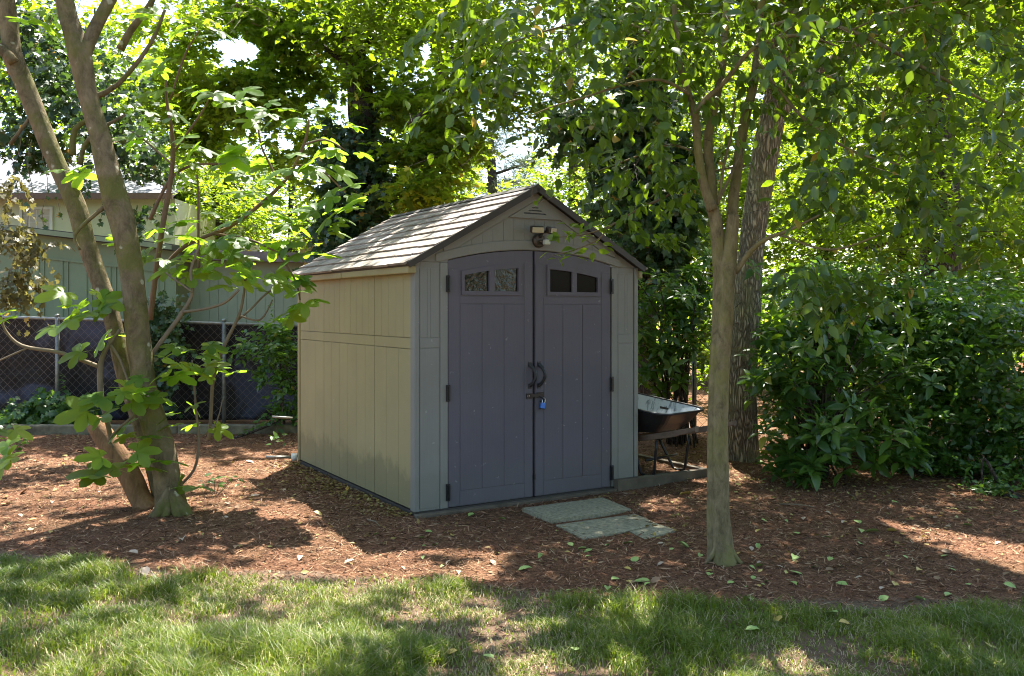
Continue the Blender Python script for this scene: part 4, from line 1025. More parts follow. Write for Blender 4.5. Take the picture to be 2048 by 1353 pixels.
for tr, d, dd in (([(1430,440,18),(1427,400,18),(1423,355,18),(1416,300,19),(1418,266,19),(1432,200,16),(1445,133,16),(1450,60,14),(1460,-70,12)], 5.36, 0.1),
                  ([(1466,500,22),(1465,443,23),(1467,400,22),(1473,355,21),(1481,290,21),(1492,230,20),(1506,177,18),(1515,110,17),(1519,50,15),(1530,-70,13)], 5.42, 0.15),
                  ([(1391,225,11),(1415,195,11),(1446,168,10),(1480,125,10),(1508,97,9),(1553,78,8),(1610,72,7),(1680,95,4)], 5.2, -0.2),
                  ([(1470,545,13),(1500,505,11),(1530,480,9),(1580,460,7),(1640,430,4)], 5.3, -0.3),
                  ([(1438,400,7),(1462,350,6),(1485,300,5)], 5.3, 0.1), ([(1436,410,6),(1448,330,6),(1462,270,5),(1470,200,4)], 5.3, 0.1),
                  ([(1380,190,8),(1320,160,6),(1240,172,5),(1170,195,4),(1110,212,3),(1040,240,2)], 5.2, -0.4),
                  ([(1360,120,7),(1290,60,5),(1200,40,4),(1100,60,4),(1010,90,2)], 5.3, 0.0), ([(1518,60,9),(1600,40,8),(1700,62,8),(1790,105,8),(1900,165,6),(2010,225,4)], 5.3, -0.5),
                  ([(1700,62,5),(1800,20,4),(1900,0,3)], 5.1, -0.3), ([(1398,310,6),(1340,290,5),(1270,315,4),(1190,345,2)], 5.4, 0.5), ([(1560,470,5),(1660,500,5),(1760,470,3)], 5.2, -0.3), ([(1515,120,6),(1600,230,6),(1700,300,5),(1800,330,3)], 5.3, -0.5)):
    m = MB(); limb(m, tr, d, 9, 4, 0.07, dd); shift(m, b4).build('branch', M['bark_right'], t4, smooth=True)
def pb(px, py, d, rx, ry, rd, n):   # blob from picture position, radii in px / px / metres
    p = P(px, py, d); s = d / F; return (p[0], p[1], p[2], rx*s, rd, ry*s, n)
vis = clumps([pb(1130,70,5.2,260,95,0.7,170), pb(1000,180,5.4,140,70,0.4,44), pb(1250,220,5.2,190,100,0.5,70), pb(1650,120,5.0,260,140,0.9,130), pb(1900,170,4.8,220,160,0.9,110),
              pb(1740,360,5.1,230,110,0.7,56), pb(1950,420,4.9,150,90,0.7,28), pb(1100,290,5.6,160,50,0.3,20), pb(1320,380,5.8,90,90,0.3,18), pb(1560,560,5.2,70,70,0.3,14), pb(1700,560,5.3,140,60,0.4,26), pb(1380,60,5.0,120,70,0.5,50), pb(1290,430,5.9,60,90,0.2,10)], 0.5, 4)
pos, dr, nm, sz, en = sprays(vis, 11, 0.36, (0.05, 0.10), 0.5, 0.7, 0.7)
dr[:, 2] -= 0.2; dr = nrm(dr + rng.normal(size=dr.shape)*0.2)
nm[:, 1] -= 0.35
k = sight_keep(pos, [(1080, 330, 50, 40), (900, 380, 80, 60), (1000, 320, 60, 30), (1503, 500, 42, 190)]) & light_keep(pos)
pos, dr, nm, sz = pos[k], dr[k], nm[k], sz[k]
px = CX + F*pos[:,0]/pos[:,1]; py = HY - F*(pos[:,2]-EYE)/pos[:,1]
inf = (px > 0) & (px < 2048) & (py > 0)
order = np.argsort(np.where(inf, pos[:, 1] / sz, 1e6))[:290]
sel = np.zeros(len(pos), bool); sel[order] = True
def mesh_of(tmpl, mat, smooth=True):
    me = bpy.data.meshes.new('leaf'); me.from_pydata([tuple(q) for q in tmpl[0]], [], [tuple(int(z) for z in q) for q in tmpl[1]]); me.update(); me.materials.append(mat)
    if smooth: me.polygons.foreach_set('use_smooth', [True]*len(me.polygons))
    return me
LM = [mesh_of(T_ov(w, d_, c_), M['lf_glossy_o']) for (w, d_, c_) in ((0.27, 0.12, 0.06), (0.25, 0.22, 0.04), (0.29, 0.08, 0.09))]
for i in np.where(sel)[0]:
    o = bpy.data.objects.new('leaf', LM[i % 3]); link(o, t4); orient(o, pos[i]-b4, dr[i], nm[i], float(sz[i]))
leaves('foliage', pos[~sel]-b4, dr[~sel], nm[~sel], sz[~sel], OV, M['lf_glossy'], t4, 'stuff')
twigs('twigs', (vis*0.5+en*0.5)-b4, en-b4, 0.002, M['bark_dark'], t4)
for tr, d, lf in (([(1330,395,6),(1275,420,5),(1220,452,4),(1165,470,3),(1110,475,2)], 6.2, [(1105,462),(1118,475),(1135,455),(1150,470),(1165,452),(1172,480),(1190,468),(1200,480),(1215,460),(1235,455)]),
                  ([(1220,452,4),(1195,480,3),(1150,500,3),(1105,512,2)], 6.2, [(1100,505),(1108,522),(1125,508),(1140,496),(1150,512),(1170,498),(1188,505),(1200,492)]),
                  ([(1500,330,5),(1400,350,4),(1330,395,4)], 5.9, [(1340,380),(1372,362),(1410,350)])):
    m = MB(); limb(m, tr, d, 6, 4, 0.05); o_ = shift(m, b4).build('branch', M['twig'], t4, smooth=True)
    pp = np.array([P(a_, q_, d) for (a_, q_) in lf for _ in range(2)]) + rng.normal(size=(len(lf)*2, 3))*0.02
    leaves('sprig_leaves', pp-b4, nrm(rng.normal(size=pp.shape)*np.array([1, 0.6, 0.3])+np.array([-0.3, -0.2, -0.35])), nrm(rng.normal(size=pp.shape)*0.4+np.array([0, -0.5, 1])), 0.06+0.035*rng.random(len(pp)), OV, M['lf_bright'], o_, 'stuff')
m = MB(); pts = [P(a_, q_, 6.85) for a_, q_ in ((1066,366),(1064,385),(1066,397),(1075,404),(1088,403),(1102,396),(1120,378),(1135,360),(1150,340))]; pp, rr = smooth_path(pts, [0.002]*9, 3); m.tube(pp, rr, 5)
shift(m, b4).build('tendril', M['twig'], t4, smooth=True)
c = clumps([(1.6, 6.2, 4.2, 2.0, 1.8, 0.7, 900), (3.4, 5.2, 3.9, 1.8, 1.8, 0.8, 1000), (0.3, 5.6, 4.2, 1.2, 1.2, 0.5, 300), (2.6, 7.8, 5.0, 2.2, 1.6, 0.9, 800), (4.8, 7.0, 4.8, 1.6, 1.8, 1.0, 500), (1.8, 4.4, 4.1, 1.6, 1.0, 0.5, 420), (4.4, 9.2, 6.2, 2.4, 1.6, 0.9, 700)], 0.4, 7)
pos, dr, nm, sz, en = sprays(c, 9, 0.32, (0.07, 0.11), 0.4)
k = light_keep(pos)
leaves('crown', pos[k]-b4, dr[k], nm[k], sz[k], RH, M['lf_glossy'], t4, 'stuff')

# ================================================================== OAK and other tall trees
def tree(name, label, traces, mat, crown_blobs, lmat, tm, spr=(8, 0.4, (0.06, 0.10), 0.2), gaps=(), cat='tree', group=None, light=True, sight=True, sub=0.32, per=9, nseg=14, jit=0.1, tw=False):
    (tr0, d0) = traces[0]; base = P(tr0[0][0], tr0[0][1], d0); base[2] = 0
    r = empty(name, base); tag(r, label, cat, group); b = np.array(r.location)
    m = MB(); limb(m, tr0, d0, nseg, 5, jit, 0, 4); shift(m, b).build('trunk', mat, r, smooth=True)
    if len(traces) > 1:
        for tr, d in traces[1:]:
            m = MB(); limb(m, tr, d, 8, 4, jit); shift(m, b).build('branch', mat, r, smooth=True)
    if crown_blobs:
        c = clumps(crown_blobs, sub, per)
        pos, dr, nm, sz, en = sprays(c, *spr)
        k = np.ones(len(pos), bool)
        if light: k &= light_keep(pos)
        if sight: k &= sight_keep(pos, gaps)
        k &= pos[:, 2] > 0.02
        leaves('crown', pos[k]-b, dr[k], nm[k], sz[k], tm, lmat, r)
        if tw: twigs('twigs', c-b, en-b, 0.006, M['twig'], r)
    return r, b
HOUSEGAP = [(60, 420, 150, 75), (200, 400, 150, 75), (120, 560, 400, 110), (330, 560, 120, 80), (480, 580, 130, 60)]
tree('oak_tree', 'tall furrowed-bark oak trunk leaning right between the slim tree and the shrubs', [
    ([(1490,938,84),(1488,918,66),(1487,880,60),(1484,780,57),(1484,737,57),(1491,650,55),(1497,580,53),(1500,532,50),(1510,440,50),(1524,350,51),(1539,266,51),(1555,190,49),(1568,120,48),(1580,30,46),(1592,-70,44),(1610,-350,38),(1640,-800,30)], 8.9),
    ([(1545,250,24),(1640,140,20),(1760,60,16),(1900,-60,12)], 8.9), ([(1560,120,22),(1500,0,18),(1400,-100,14)], 8.9)], M['bark_oak'],
    [pb(1640,-160,9.0,330,150,1.8,500), pb(1250,-200,9.2,300,140,1.8,450), pb(1950,-60,9.5,260,200,1.6,420), pb(1700,60,10.5,240,110,1.0,260), pb(1720,300,10.3,190,150,.9,240), pb(1930,300,10.2,160,170,.9,200), (2.0,9.5,7.6,3.2,3.0,1.4,1100), (-1.0,10.5,7.8,2.6,2.4,1.3,500), (-1.3,9.8,4.9,1.3,0.8,0.5,900), (0.3,9.6,5.2,1.2,0.8,0.5,200)], M['lf_tree'], RH, nseg=20, jit=0.12)
IVT = [pb(690,380,13.6,42,120,0.5,150), pb(745,330,13.7,40,120,0.5,120), pb(680,470,13.4,60,60,0.5,110), pb(740,450,13.5,55,70,0.5,100), pb(675,260,14,35,60,0.4,50), pb(745,240,14,30,60,0.4,40), pb(720,520,13.4,70,40,0.5,60)]
def ivy_on(parent_pair, blobs, spr=(9, 0.35, (0.07, 0.12), 0.6, 0.3, 0.9), mat='lf_ivy', tm=IVY, light=True):
    r, b = parent_pair; c = clumps(blobs, 0.4, 6); pos, dr, nm, sz, en = sprays(c, *spr); nm[:, 1] -= 0.7
    k = (light_keep(pos) if light else np.ones(len(pos), bool)) & sight_keep(pos) & (pos[:, 2] > 0.02)
    rt = empty('ivy', b); 
    bpy.data.objects.remove(rt)
    o = leaves('ivy', pos[k], dr[k], nm[k], sz[k], tm, M[mat]); return o
T3 = tree('ivy_clad_tree', 'grey trunk of a tall tree rising out of dark ivy behind the shed roof', [
    ([(735,700,60),(730,480,56),(726,300,54),(722,200,54),(712,130,46),(702,60,42),(692,-50,38),(680,-300,30)], 14.0),
    ([(712,140,16),(640,90,12),(560,40,9)], 14.0), ([(715,100,16),(790,60,12),(880,20,8)], 14.0), ([(705,60,14),(650,0,10)], 14.0), ([(815,250,10),(885,190,9),(880,130,12),(905,95,8)], 12.5)], M['bark_dark'],
    [pb(640,60,14,130,60,1.2,330), pb(800,60,14.5,140,70,1.2,320), pb(830,210,14,110,60,1.0,230), pb(880,310,13.5,90,60,0.9,190), pb(850,390,13,60,40,0.8,120), pb(600,170,15,90,40,1.0,150), pb(500,20,14,110,45,1.0,200), pb(530,200,14.2,90,50,1,170), pb(600,320,14.5,70,50,.8,90), pb(900,230,13,60,80,.8,150), pb(420,200,15,120,90,1.0,220), pb(480,210,14.5,90,50,1,130), pb(600,240,15,60,50,0.8,90), pb(760,160,14,60,80,1,120), pb(950,60,13,100,60,1,200), pb(960,170,12.8,80,60,1,150), pb(330,170,14,120,90,1,200), pb(560,90,14.5,60,50,1,90), pb(400,300,15,90,50,1,130), pb(370,60,13,70,70,1,130), pb(700,-140,14,420,110,2,500)],
    M['lf_bright'], MAP, (8, 0.4, (0.09, 0.14), 0.25), light=False)
tag(ivy_on(T3, IVT), 'dark ivy smothering the trunk beside the shed roof, left of the ridge', 'ivy')
T6 = tree('ivy_covered_tree', 'tall trunk wholly wrapped in ivy just right of the shed gable', [
    ([(1285,830,58),(1285,650,54),(1286,480,52),(1286,300,50),(1280,150,48),(1275,0,46),(1265,-200,42),(1255,-500,34)], 11.6), ([(1282,180,20),(1230,215,16),(1170,235,12),(1110,245,8)], 11.6)], M['bark_dark'],
    [pb(1200,-160,12,320,120,1.8,420), pb(1350,60,12,150,90,1.2,240), pb(1150,140,12.5,110,60,1,120), pb(1230,60,12.3,120,80,1,150), pb(1060,120,12.5,120,80,1,200), pb(1080,225,12.3,110,45,0.8,130), pb(1180,330,12,60,40,0.5,50), pb(1400,220,12.5,80,120,.8,130)], M['lf_tree'], RH)
tag(ivy_on(T6, [pb(1285,200,11.4,55,130,0.4,190), pb(1280,330,11.4,58,120,0.4,220), pb(1285,450,11.3,62,90,0.45,190), pb(1330,480,11.2,50,120,0.4,130), pb(1165,248,11.6,75,34,0.4,110), pb(1215,270,11.6,50,40,0.3,70), pb(1380,300,11.3,40,90,0.3,50), pb(1190,380,11.6,30,60,0.3,20), pb(1370,430,11,40,60,.3,70)]), 'dark ivy sheathing the tall trunk right of the shed gable', 'ivy')
T7 = tree('dark_trunk_tree', 'dark ridged trunk half hidden by leaves above the right hand shrubs', [
    ([(1885,800,84),(1882,620,80),(1880,500,78),(1878,380,76),(1870,250,68),(1862,100,60),(1852,-60,54),(1840,-400,40)], 13.0), ([(1880,420,22),(1800,470,16),(1730,500,10)], 13.0)], M['bark_dark'],
    [pb(1850,-120,13,330,130,2,450), pb(1960,120,13,150,110,1.3,260), pb(1740,180,13.3,140,120,1.2,260), pb(1930,330,12.6,140,90,1,220), pb(1760,330,12.8,120,100,1,240), pb(1660,300,12.5,100,150,1,220), pb(2010,440,12,90,90,1,170), pb(1790,470,12,100,70,.9,170), pb(1620,450,12,80,110,.8,150)], M['lf_tree'], RH)
# background trees beyond the fence
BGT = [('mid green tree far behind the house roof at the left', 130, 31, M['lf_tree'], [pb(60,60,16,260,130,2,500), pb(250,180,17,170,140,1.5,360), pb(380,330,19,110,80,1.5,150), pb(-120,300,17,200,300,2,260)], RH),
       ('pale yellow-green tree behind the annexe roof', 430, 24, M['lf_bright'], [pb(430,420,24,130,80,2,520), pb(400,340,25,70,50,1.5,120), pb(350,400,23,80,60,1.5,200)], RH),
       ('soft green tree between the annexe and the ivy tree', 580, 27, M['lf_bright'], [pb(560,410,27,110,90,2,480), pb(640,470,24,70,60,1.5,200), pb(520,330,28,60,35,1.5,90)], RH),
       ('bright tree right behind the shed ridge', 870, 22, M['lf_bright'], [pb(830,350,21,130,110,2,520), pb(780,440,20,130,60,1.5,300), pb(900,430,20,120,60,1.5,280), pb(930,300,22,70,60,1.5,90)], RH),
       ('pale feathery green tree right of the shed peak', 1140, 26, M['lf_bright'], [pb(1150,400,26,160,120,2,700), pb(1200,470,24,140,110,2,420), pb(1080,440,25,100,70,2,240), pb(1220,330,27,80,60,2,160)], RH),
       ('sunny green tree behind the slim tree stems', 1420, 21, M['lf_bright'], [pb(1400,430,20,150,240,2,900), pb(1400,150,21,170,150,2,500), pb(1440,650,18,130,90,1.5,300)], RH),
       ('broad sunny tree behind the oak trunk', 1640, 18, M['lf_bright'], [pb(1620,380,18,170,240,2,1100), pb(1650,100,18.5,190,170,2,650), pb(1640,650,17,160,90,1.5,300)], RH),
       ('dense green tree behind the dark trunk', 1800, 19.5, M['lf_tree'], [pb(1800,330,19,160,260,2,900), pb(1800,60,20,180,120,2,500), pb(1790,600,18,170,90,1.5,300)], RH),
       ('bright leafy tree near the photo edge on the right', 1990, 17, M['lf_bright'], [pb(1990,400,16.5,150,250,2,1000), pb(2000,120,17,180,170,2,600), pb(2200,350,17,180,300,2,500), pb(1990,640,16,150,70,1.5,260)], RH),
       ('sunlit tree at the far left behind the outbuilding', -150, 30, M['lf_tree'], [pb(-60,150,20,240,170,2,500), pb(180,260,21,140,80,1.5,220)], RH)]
for (lab, px_, d, mt, bl, tm) in BGT:
    w = 30; bl = [q[:6] + (int(q[6] * 1.15),) for q in bl]
    tree('background_tree', lab, [([(px_, HY + F*EYE/d, w), (px_+6, 480, w*0.7), (px_+4, 380 if px_ < 900 else 150, w*0.5), (px_-5, 300 if px_ < 900 else -100, w*0.3)], d)], M['bark_dark'], bl, mt, tm, (8, 0.55, (0.10, 0.16), 0.2), gaps=HOUSEGAP + [(1000, 300, 60, 60)], group='trees beyond the garden fence', light=False)
# pine
tree('pine_tree', 'hazy grey-green pine far off above the shed ridge', [([(985, 700, 22), (985, 400, 20), (983, 320, 16), (980, 250, 9)], 30.0), ([(985,340,7),(930,320,4)], 30.0), ([(985,350,7),(1045,330,4)], 30.0), ([(984,370,7),(925,365,4)], 30.0)], M['bark_dark'],
     [pb(940,330,30,45,14,1,90), pb(1040,330,30,45,14,1,90), pb(985,300,30,40,14,1,70), pb(930,362,30,50,12,1,80), pb(1045,372,30,50,12,1,80), pb(990,390,30,70,14,1,90), pb(1000,275,30,25,10,1,30)], M['lf_pine'], T_rh(0.03, 0.01), (14, 0.5, (0.25, 0.4), -0.1, 0.4, 1.0), light=False, sight=False)
# far woods closing the horizon
bl = []
for px_ in range(-500, 2700, 120):
    d = 34 + 6*random.random(); top = 470 if px_ < 700 else (440 if px_ < 1250 else 60)
    z = 520
    while z > top: bl.append(pb(px_ + random.uniform(-40, 40), z, d, 110, 60, 2.5, 90)); z -= 85
c = clumps(bl, 0.4, 8); pos, dr, nm, sz, en = sprays(c, 7, 0.9, (0.22, 0.36), 0.2)
k = sight_keep(pos) & (pos[:, 2] > 0)
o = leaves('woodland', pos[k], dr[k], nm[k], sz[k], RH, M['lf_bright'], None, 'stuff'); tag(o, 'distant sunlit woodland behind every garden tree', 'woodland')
c = clumps([(a_, -15 - 4*random.random(), h_, 2.6, 2.0, 1.9, 110) for a_ in range(-26, 27, 4) for h_ in (1.6, 4.4, 6.6)], 0.4, 8); pos, dr, nm, sz, en = sprays(c, 7, 0.9, (0.2, 0.34), 0.2)  # leaf masses out of view, added so the door panes mirror something dark
k = pos[:, 2] > 0
o = leaves('woodland', pos[k], dr[k], nm[k], sz[k], RH, M['lf_tree'], None, 'stuff'); tag(o, 'unseen wooded edge behind the camera, added to darken the door pane reflections', 'woodland')
c = clumps([(12.5 + 2*random.random(), a_, h_, 1.6, 2.2, 1.9, 80) for a_ in range(-14, 3, 3) for h_ in (1.4, 3.8, 5.6)], 0.4, 8); pos, dr, nm, sz, en = sprays(c, 7, 0.7, (0.16, 0.28), 0.2)  # out-of-view strip where the panes look, added to dim their reflection
k = pos[:, 2] > 0
o = leaves('woodland', pos[k], dr[k], nm[k], sz[k], RH, M['lf_tree'], None, 'stuff'); tag(o, 'unseen wooded strip at the right, added to darken the door pane reflections', 'woodland')
# undergrowth beyond the fence at right
bl = [pb(px_, 640 + random.uniform(-30, 40), 13.5 + random.random()*2, 110, 70, 0.9, 150) for px_ in range(1250, 2400, 90)] + [pb(px_, 730, 12.8 + random.random(), 110, 50, 0.7, 90) for px_ in range(1400, 2400, 100)]
c = clumps(bl, 0.4, 7); pos, dr, nm, sz, en = sprays(c, 8, 0.35, (0.06, 0.11), 0.2); k = pos[:, 2] > 0.02
tag(leaves('undergrowth', pos[k], dr[k], nm[k], sz[k], RH, M['lf_tree'], None, 'stuff'), 'sunny undergrowth filling the far side of the right hand shrubs', 'undergrowth')

# ================================================================== IVY at the left
def free_ivy(name, label, blobs, mat='lf_ivy', spr=(9, 0.3, (0.05, 0.09), 0.6, 0.3, 0.8), gaps=(), kind=None, light=False, tm=IVY, per=6):
    c = clumps(blobs, 0.45, per); pos, dr, nm, sz, en = sprays(c, *spr); nm[:, 1] -= 0.5
    k = sight_keep(pos, gaps) & (pos[:, 2] > gz(pos[:, 0], pos[:, 1]) + 0.005)
    if light: k &= light_keep(pos)
    b = np.array([blobs[0][0], blobs[0][1], 0.0])
    o = leaves(name, pos[k]-b, dr[k], nm[k], sz[k], tm, M[mat]); o.location = b
    if kind: o['kind'] = kind
    return tag(o, label, 'ivy' if 'ivy' in name else 'shrub')
free_ivy('hanging_ivy', 'dark ivy curtain hanging in the trees above the cream house', [pb(90,150,9.5,150,110,0.6,210), pb(200,250,9.3,90,80,0.5,100), pb(30,280,9.2,80,50,0.4,80), pb(300,330,9.6,50,70,0.4,60), pb(40,60,9.6,120,60,0.5,100), pb(310,420,9.8,40,60,0.3,30)], gaps=[(110,385,210,40)])
free_ivy('dry_ivy', 'brownish half-dry ivy swag dangling at the left edge over the outbuilding', [pb(35,545,7.4,32,70,0.15,40), pb(25,470,7.4,32,40,0.15,24), pb(75,490,7.4,30,22,0.12,12), pb(10,400,7.4,20,50,0.1,14)], 'lf_ivy_dry', (8, 0.22, (0.035, 0.07), 0.9, 0.2, 0.9), tm=IVY)
free_ivy('fence_ivy', 'ivy climbing the chain-link fence right of the leaning trunks', [pb(318,660,11.3,26,60,0.12,60), pb(330,620,11.3,22,40,0.12,30), pb(345,740,11.3,30,40,0.1,24), pb(300,760,11.3,40,50,0.1,24)])
free_ivy('ground_ivy', 'green ivy spreading over the foot of the fence at the left', [pb(110,815,11.2,70,26,0.25,90), pb(30,835,11.1,50,18,0.2,50), pb(170,830,11.2,50,20,0.2,50)], 'lf_shrub')
# trailing strands silhouetted on the pale roof
for i, (px_, a_, b_) in enumerate(((35,250,400),(60,280,455),(90,300,460),(22,330,420),(120,290,440),(165,350,410),(178,345,400),(205,380,455))):
    d = 8.8; z = np.linspace(a_, b_, 9); pts = [P(px_ + 6*math.sin(q*0.05+i), q, d) for q in z]
    r = empty('ivy_strand', (pts[0][0], pts[0][1], pts[0][2])); tag(r, ('first', 'second', 'third', 'leftmost', 'fourth', 'fifth', 'sixth', 'last')[i] + ' thin ivy strand from the left dangling before the pale house roof' if i != 3 else 'leftmost short ivy strand dangling before the pale house roof', 'ivy', 'ivy strands before the house roof'); b = np.array(pts[0])
    m = MB().tube(pts, 0.003, 5); shift(m, b).build('stem', M['twig'], r)
    n = 13; t = rng.random(n); pp = np.array([P(px_ + 6*math.sin((a_+(b_-a_)*q)*0.05+i), a_+(b_-a_)*q, d) for q in t]) + rng.normal(size=(n, 3))*0.015
    leaves('leaves', pp-b, nrm(rng.normal(size=(n,3)) + np.array([0,0,-1.2])), nrm(rng.normal(size=(n,3))*0.5 + np.array([0,-1,0.3])), 0.03+0.035*rng.random(n), IVY, M['lf_ivy'], r)

# ================================================================== SHRUBS
def rosettes(c, n=9, ls=(0.11, 0.17), face=-0.25):
    """whorls of long drooping leaves at shoot tips"""
    k = len(c); th = (np.arange(n) * 2.399)[None] + rng.random(k)[:, None]*6
    ax_ = nrm(np.array([0, face, 1.0]) + rng.normal(size=(k, 3))*0.4)
    x = nrm(np.cross(ax_, np.tile([0.3, 1, 0.1], (k, 1)))); y = np.cross(ax_, x)
    lift = np.linspace(0.75, -0.35, n)[None, :, None]
    rad = np.cos(th)[:, :, None]*x[:, None] + np.sin(th)[:, :, None]*y[:, None]
    dr = nrm(rad + ax_[:, None]*lift + rng.normal(size=(k, n, 3))*0.12)
    nm = nrm(ax_[:, None] - rad*lift*0.8 + rng.normal(size=(k, n, 3))*0.1)
    sz = (ls[0] + (ls[1]-ls[0])*rng.random((k, n)))*np.linspace(0.75, 1.1, n)[None]
    pos = c[:, None] - ax_[:, None]*np.linspace(0, 0.06, n)[None, :, None] + rad*0.01
    return pos.reshape(-1, 3), dr.reshape(-1, 3), nm.reshape(-1, 3), sz.ravel(), ax_
def rosette_shrub(name, label, blobs, nparts, per, ls, stems, base, lmat='lf_shrub'):
    r = empty(name, base); tag(r, label, 'shrub'); b = np.array(base, float)
    c = clumps(blobs, 0.5, 3); c = c[c[:, 2] > 0.12]
    pos, dr, nm, sz, ax_ = rosettes(c, per, ls)
    px = CX + F*pos[:,0]/pos[:,1]; py = HY - F*(pos[:,2]-EYE)/pos[:,1]
    order = np.argsort(pos[:, 1] + 0.2*rng.random(len(pos)))[:nparts]; sel = np.zeros(len(pos), bool); sel[order] = True
    me = [mesh_of(T_ov(w, dd, 0.05), M['lf_aucuba']) for w, dd in ((0.21, 0.22), (0.25, 0.3), (0.19, 0.15))]
    for i in np.where(sel)[0]:
        o = bpy.data.objects.new('leaf', me[i % 3]); link(o, r); orient(o, pos[i]-b, dr[i], nm[i], float(sz[i]))
    leaves('foliage', (pos[~sel]-b), dr[~sel], nm[~sel], sz[~sel], T_ov(0.22, 0.22, 0.05), M[lmat], r, 'stuff')
    for q in c[::5]:
        m = MB()
        foot = b + np.array([rng.normal()*0.12, rng.normal()*0.12, 0]); mid = foot*0.45 + q*0.55 + np.array([0, 0, 0.12]); mid[0] = foot[0]*0.6+q[0]*0.4
        pp, rr = smooth_path([foot, mid, q], [0.013, 0.009, 0.004], 4); m.tube(pp, rr, 5)
        shift(m, b).build('stem', M['bark_dark'], r, smooth=True)
    return r
rosette_shrub('aucuba_shrub', 'broad-leaved shrub with long toothed drooping leaves beside the oak trunk', [pb(1620,680,8.0,110,90,0.5,70), pb(1600,770,7.9,90,70,0.4,44), pb(1690,860,7.6,100,70,0.4,44), pb(1580,890,7.7,50,50,0.3,18), pb(1720,720,8.2,100,90,0.4,46), pb(1650,600,8.3,110,50,0.4,30), pb(1600,935,7.4,40,24,0.2,8), pb(1780,890,7.6,50,40,0.2,10)], 290, 9, (0.11, 0.175), None, (2.75, 8.1, 0.0))
rosette_shrub('laurel_shrub', 'dark laurel-like shrub between the shed wall and the oak, above the wheelbarrow', [pb(1340,590,9.8,75,60,0.5,46), pb(1310,680,9.8,50,80,0.4,40), pb(1370,650,9.9,50,80,0.4,34), pb(1310,760,9.9,60,40,0.4,20), pb(1250,620,10.2,60,90,0.4,20), pb(1395,580,10,40,60,.3,18)], 200, 9, (0.11, 0.16), None, (1.85, 10.0, 0.0))
def shrub(name, label, blobs, mat='lf_shrub', spr=(9, 0.28, (0.055, 0.10), 0.2, 0.4, 0.6), tm=T_ov(0.26, 0.14, 0.05), stems=10, base=None, light=False, gaps=()):
    base = base or (blobs[0][0], blobs[0][1], 0.0); r = empty(name, base); tag(r, label, 'shrub'); b = np.array(base, float)
    c = clumps(blobs, 0.42, 7); pos, dr, nm, sz, en = sprays(c, *spr); nm[:, 1] -= 0.25
    k = pos[:, 2] > 0.03
    if light: k &= light_keep(pos)
    k &= sight_keep(pos, gaps) if gaps else True
    leaves('foliage', pos[k]-b, dr[k], nm[k], sz[k], tm, M[mat], r, 'stuff')
    for i in range(stems):
        q = c[rng.integers(len(c))]; foot = b + np.array([rng.normal()*0.3, rng.normal()*0.2, 0.0]); mid = (foot+q)/2 + rng.normal(size=3)*0.1
        m = MB(); pp, rr = smooth_path([foot, mid, q], [0.018, 0.012, 0.005], 4); m.tube(pp, rr, 6)
        shift(m, b).build('stem', M['bark_dark'], r, smooth=True)
    return r
shrub('spreading_shrub', 'dense glossy shrub filling the right edge of the garden', [pb(1960,700,8.4,150,90,0.7,300), pb(1850,780,8.5,110,80,0.6,220), pb(2010,850,8.0,110,80,0.6,220), pb(1900,640,9.0,130,60,0.7,230), pb(2150,720,8.2,120,140,0.7,220), pb(1880,870,8.3,90,60,0.5,110)], stems=9)
shrub('back_shrub', 'mid-height shrub behind the broad-leaved one, under the dark trunk', [pb(1760,600,9.6,150,60,0.7,260), pb(1640,580,9.9,120,50,0.6,170), pb(1830,680,9.4,120,90,0.6,230), pb(1700,700,9.6,130,90,0.6,220), pb(1720,820,9.3,150,70,0.5,200), pb(1960,590,10.2,150,60,0.6,190)], stems=6)
shrub('low_shrub', 'low dark undergrowth shrub at the foot of the right hand bushes', [pb(1880,930,8.0,120,36,0.4,150), pb(2010,940,7.7,90,40,0.4,130), pb(1780,930,8.3,70,30,0.3,60)], spr=(8, 0.2, (0.035, 0.065), 0.1, 0.4, 0.6), stems=4)
shrub('creeping_plant', 'small bright-leaved creeper at the right edge of the mulch', [pb(2020,985,7.1,50,14,0.3,36), pb(1960,975,7.3,50,10,0.2,22)], spr=(7, 0.12, (0.03, 0.055), 0.0, 0.7, 0.5), stems=3)
shrub('fence_shrub', 'small leafy shrub in the corner between fence and shed', [pb(560,680,10.6,36,50,0.2,70), pb(575,780,10.7,30,60,0.2,60), pb(540,720,10.8,30,30,0.15,24), pb(520,690,10.9,30,20,.1,14)], stems=5)
# seedlings
def seedling(px_, py_, n, ls, label, mat='lf_shrub'):
    p = from_px(px_, py_); r = empty('seedling', p); tag(r, label, 'seedling'); z0 = float(gz(p[0], p[1]))
    m = MB(); tops = []
    for i in range(max(2, n // 4)):
        e = np.array([rng.normal()*0.06, rng.normal()*0.05, z0 + 0.08 + 0.08*rng.random()]); m.tube([(0, 0, z0-0.01), e*0.5, e], 0.003, 5); tops.append(e)
    m.build('stem', M['twig'], r)
    tops = np.array(tops); q = tops[rng.integers(len(tops), size=n)] + rng.normal(size=(n, 3))*0.03; q[:, 2] = np.maximum(q[:, 2], z0+0.02)
    leaves('leaves', q, nrm(rng.normal(size=(n, 3))*np.array([1,1,0.3])), nrm(rng.normal(size=(n, 3))*0.4 + np.array([0,-0.3,1])), ls[0]+(ls[1]-ls[0])*rng.random(n), OV, M[mat], r)
seedling(430, 1000, 26, (0.04, 0.07), 'leafy sprout at the foot of the leaning tree')
seedling(545, 905, 14, (0.05, 0.09), 'small seedling in the mulch near the back shed corner')
seedling(1585, 975, 24, (0.05, 0.08), 'low sprout in front of the broad-leaved shrub')
seedling(30, 905, 18, (0.06, 0.09), 'leafy sprout at the left edge of the mulch')
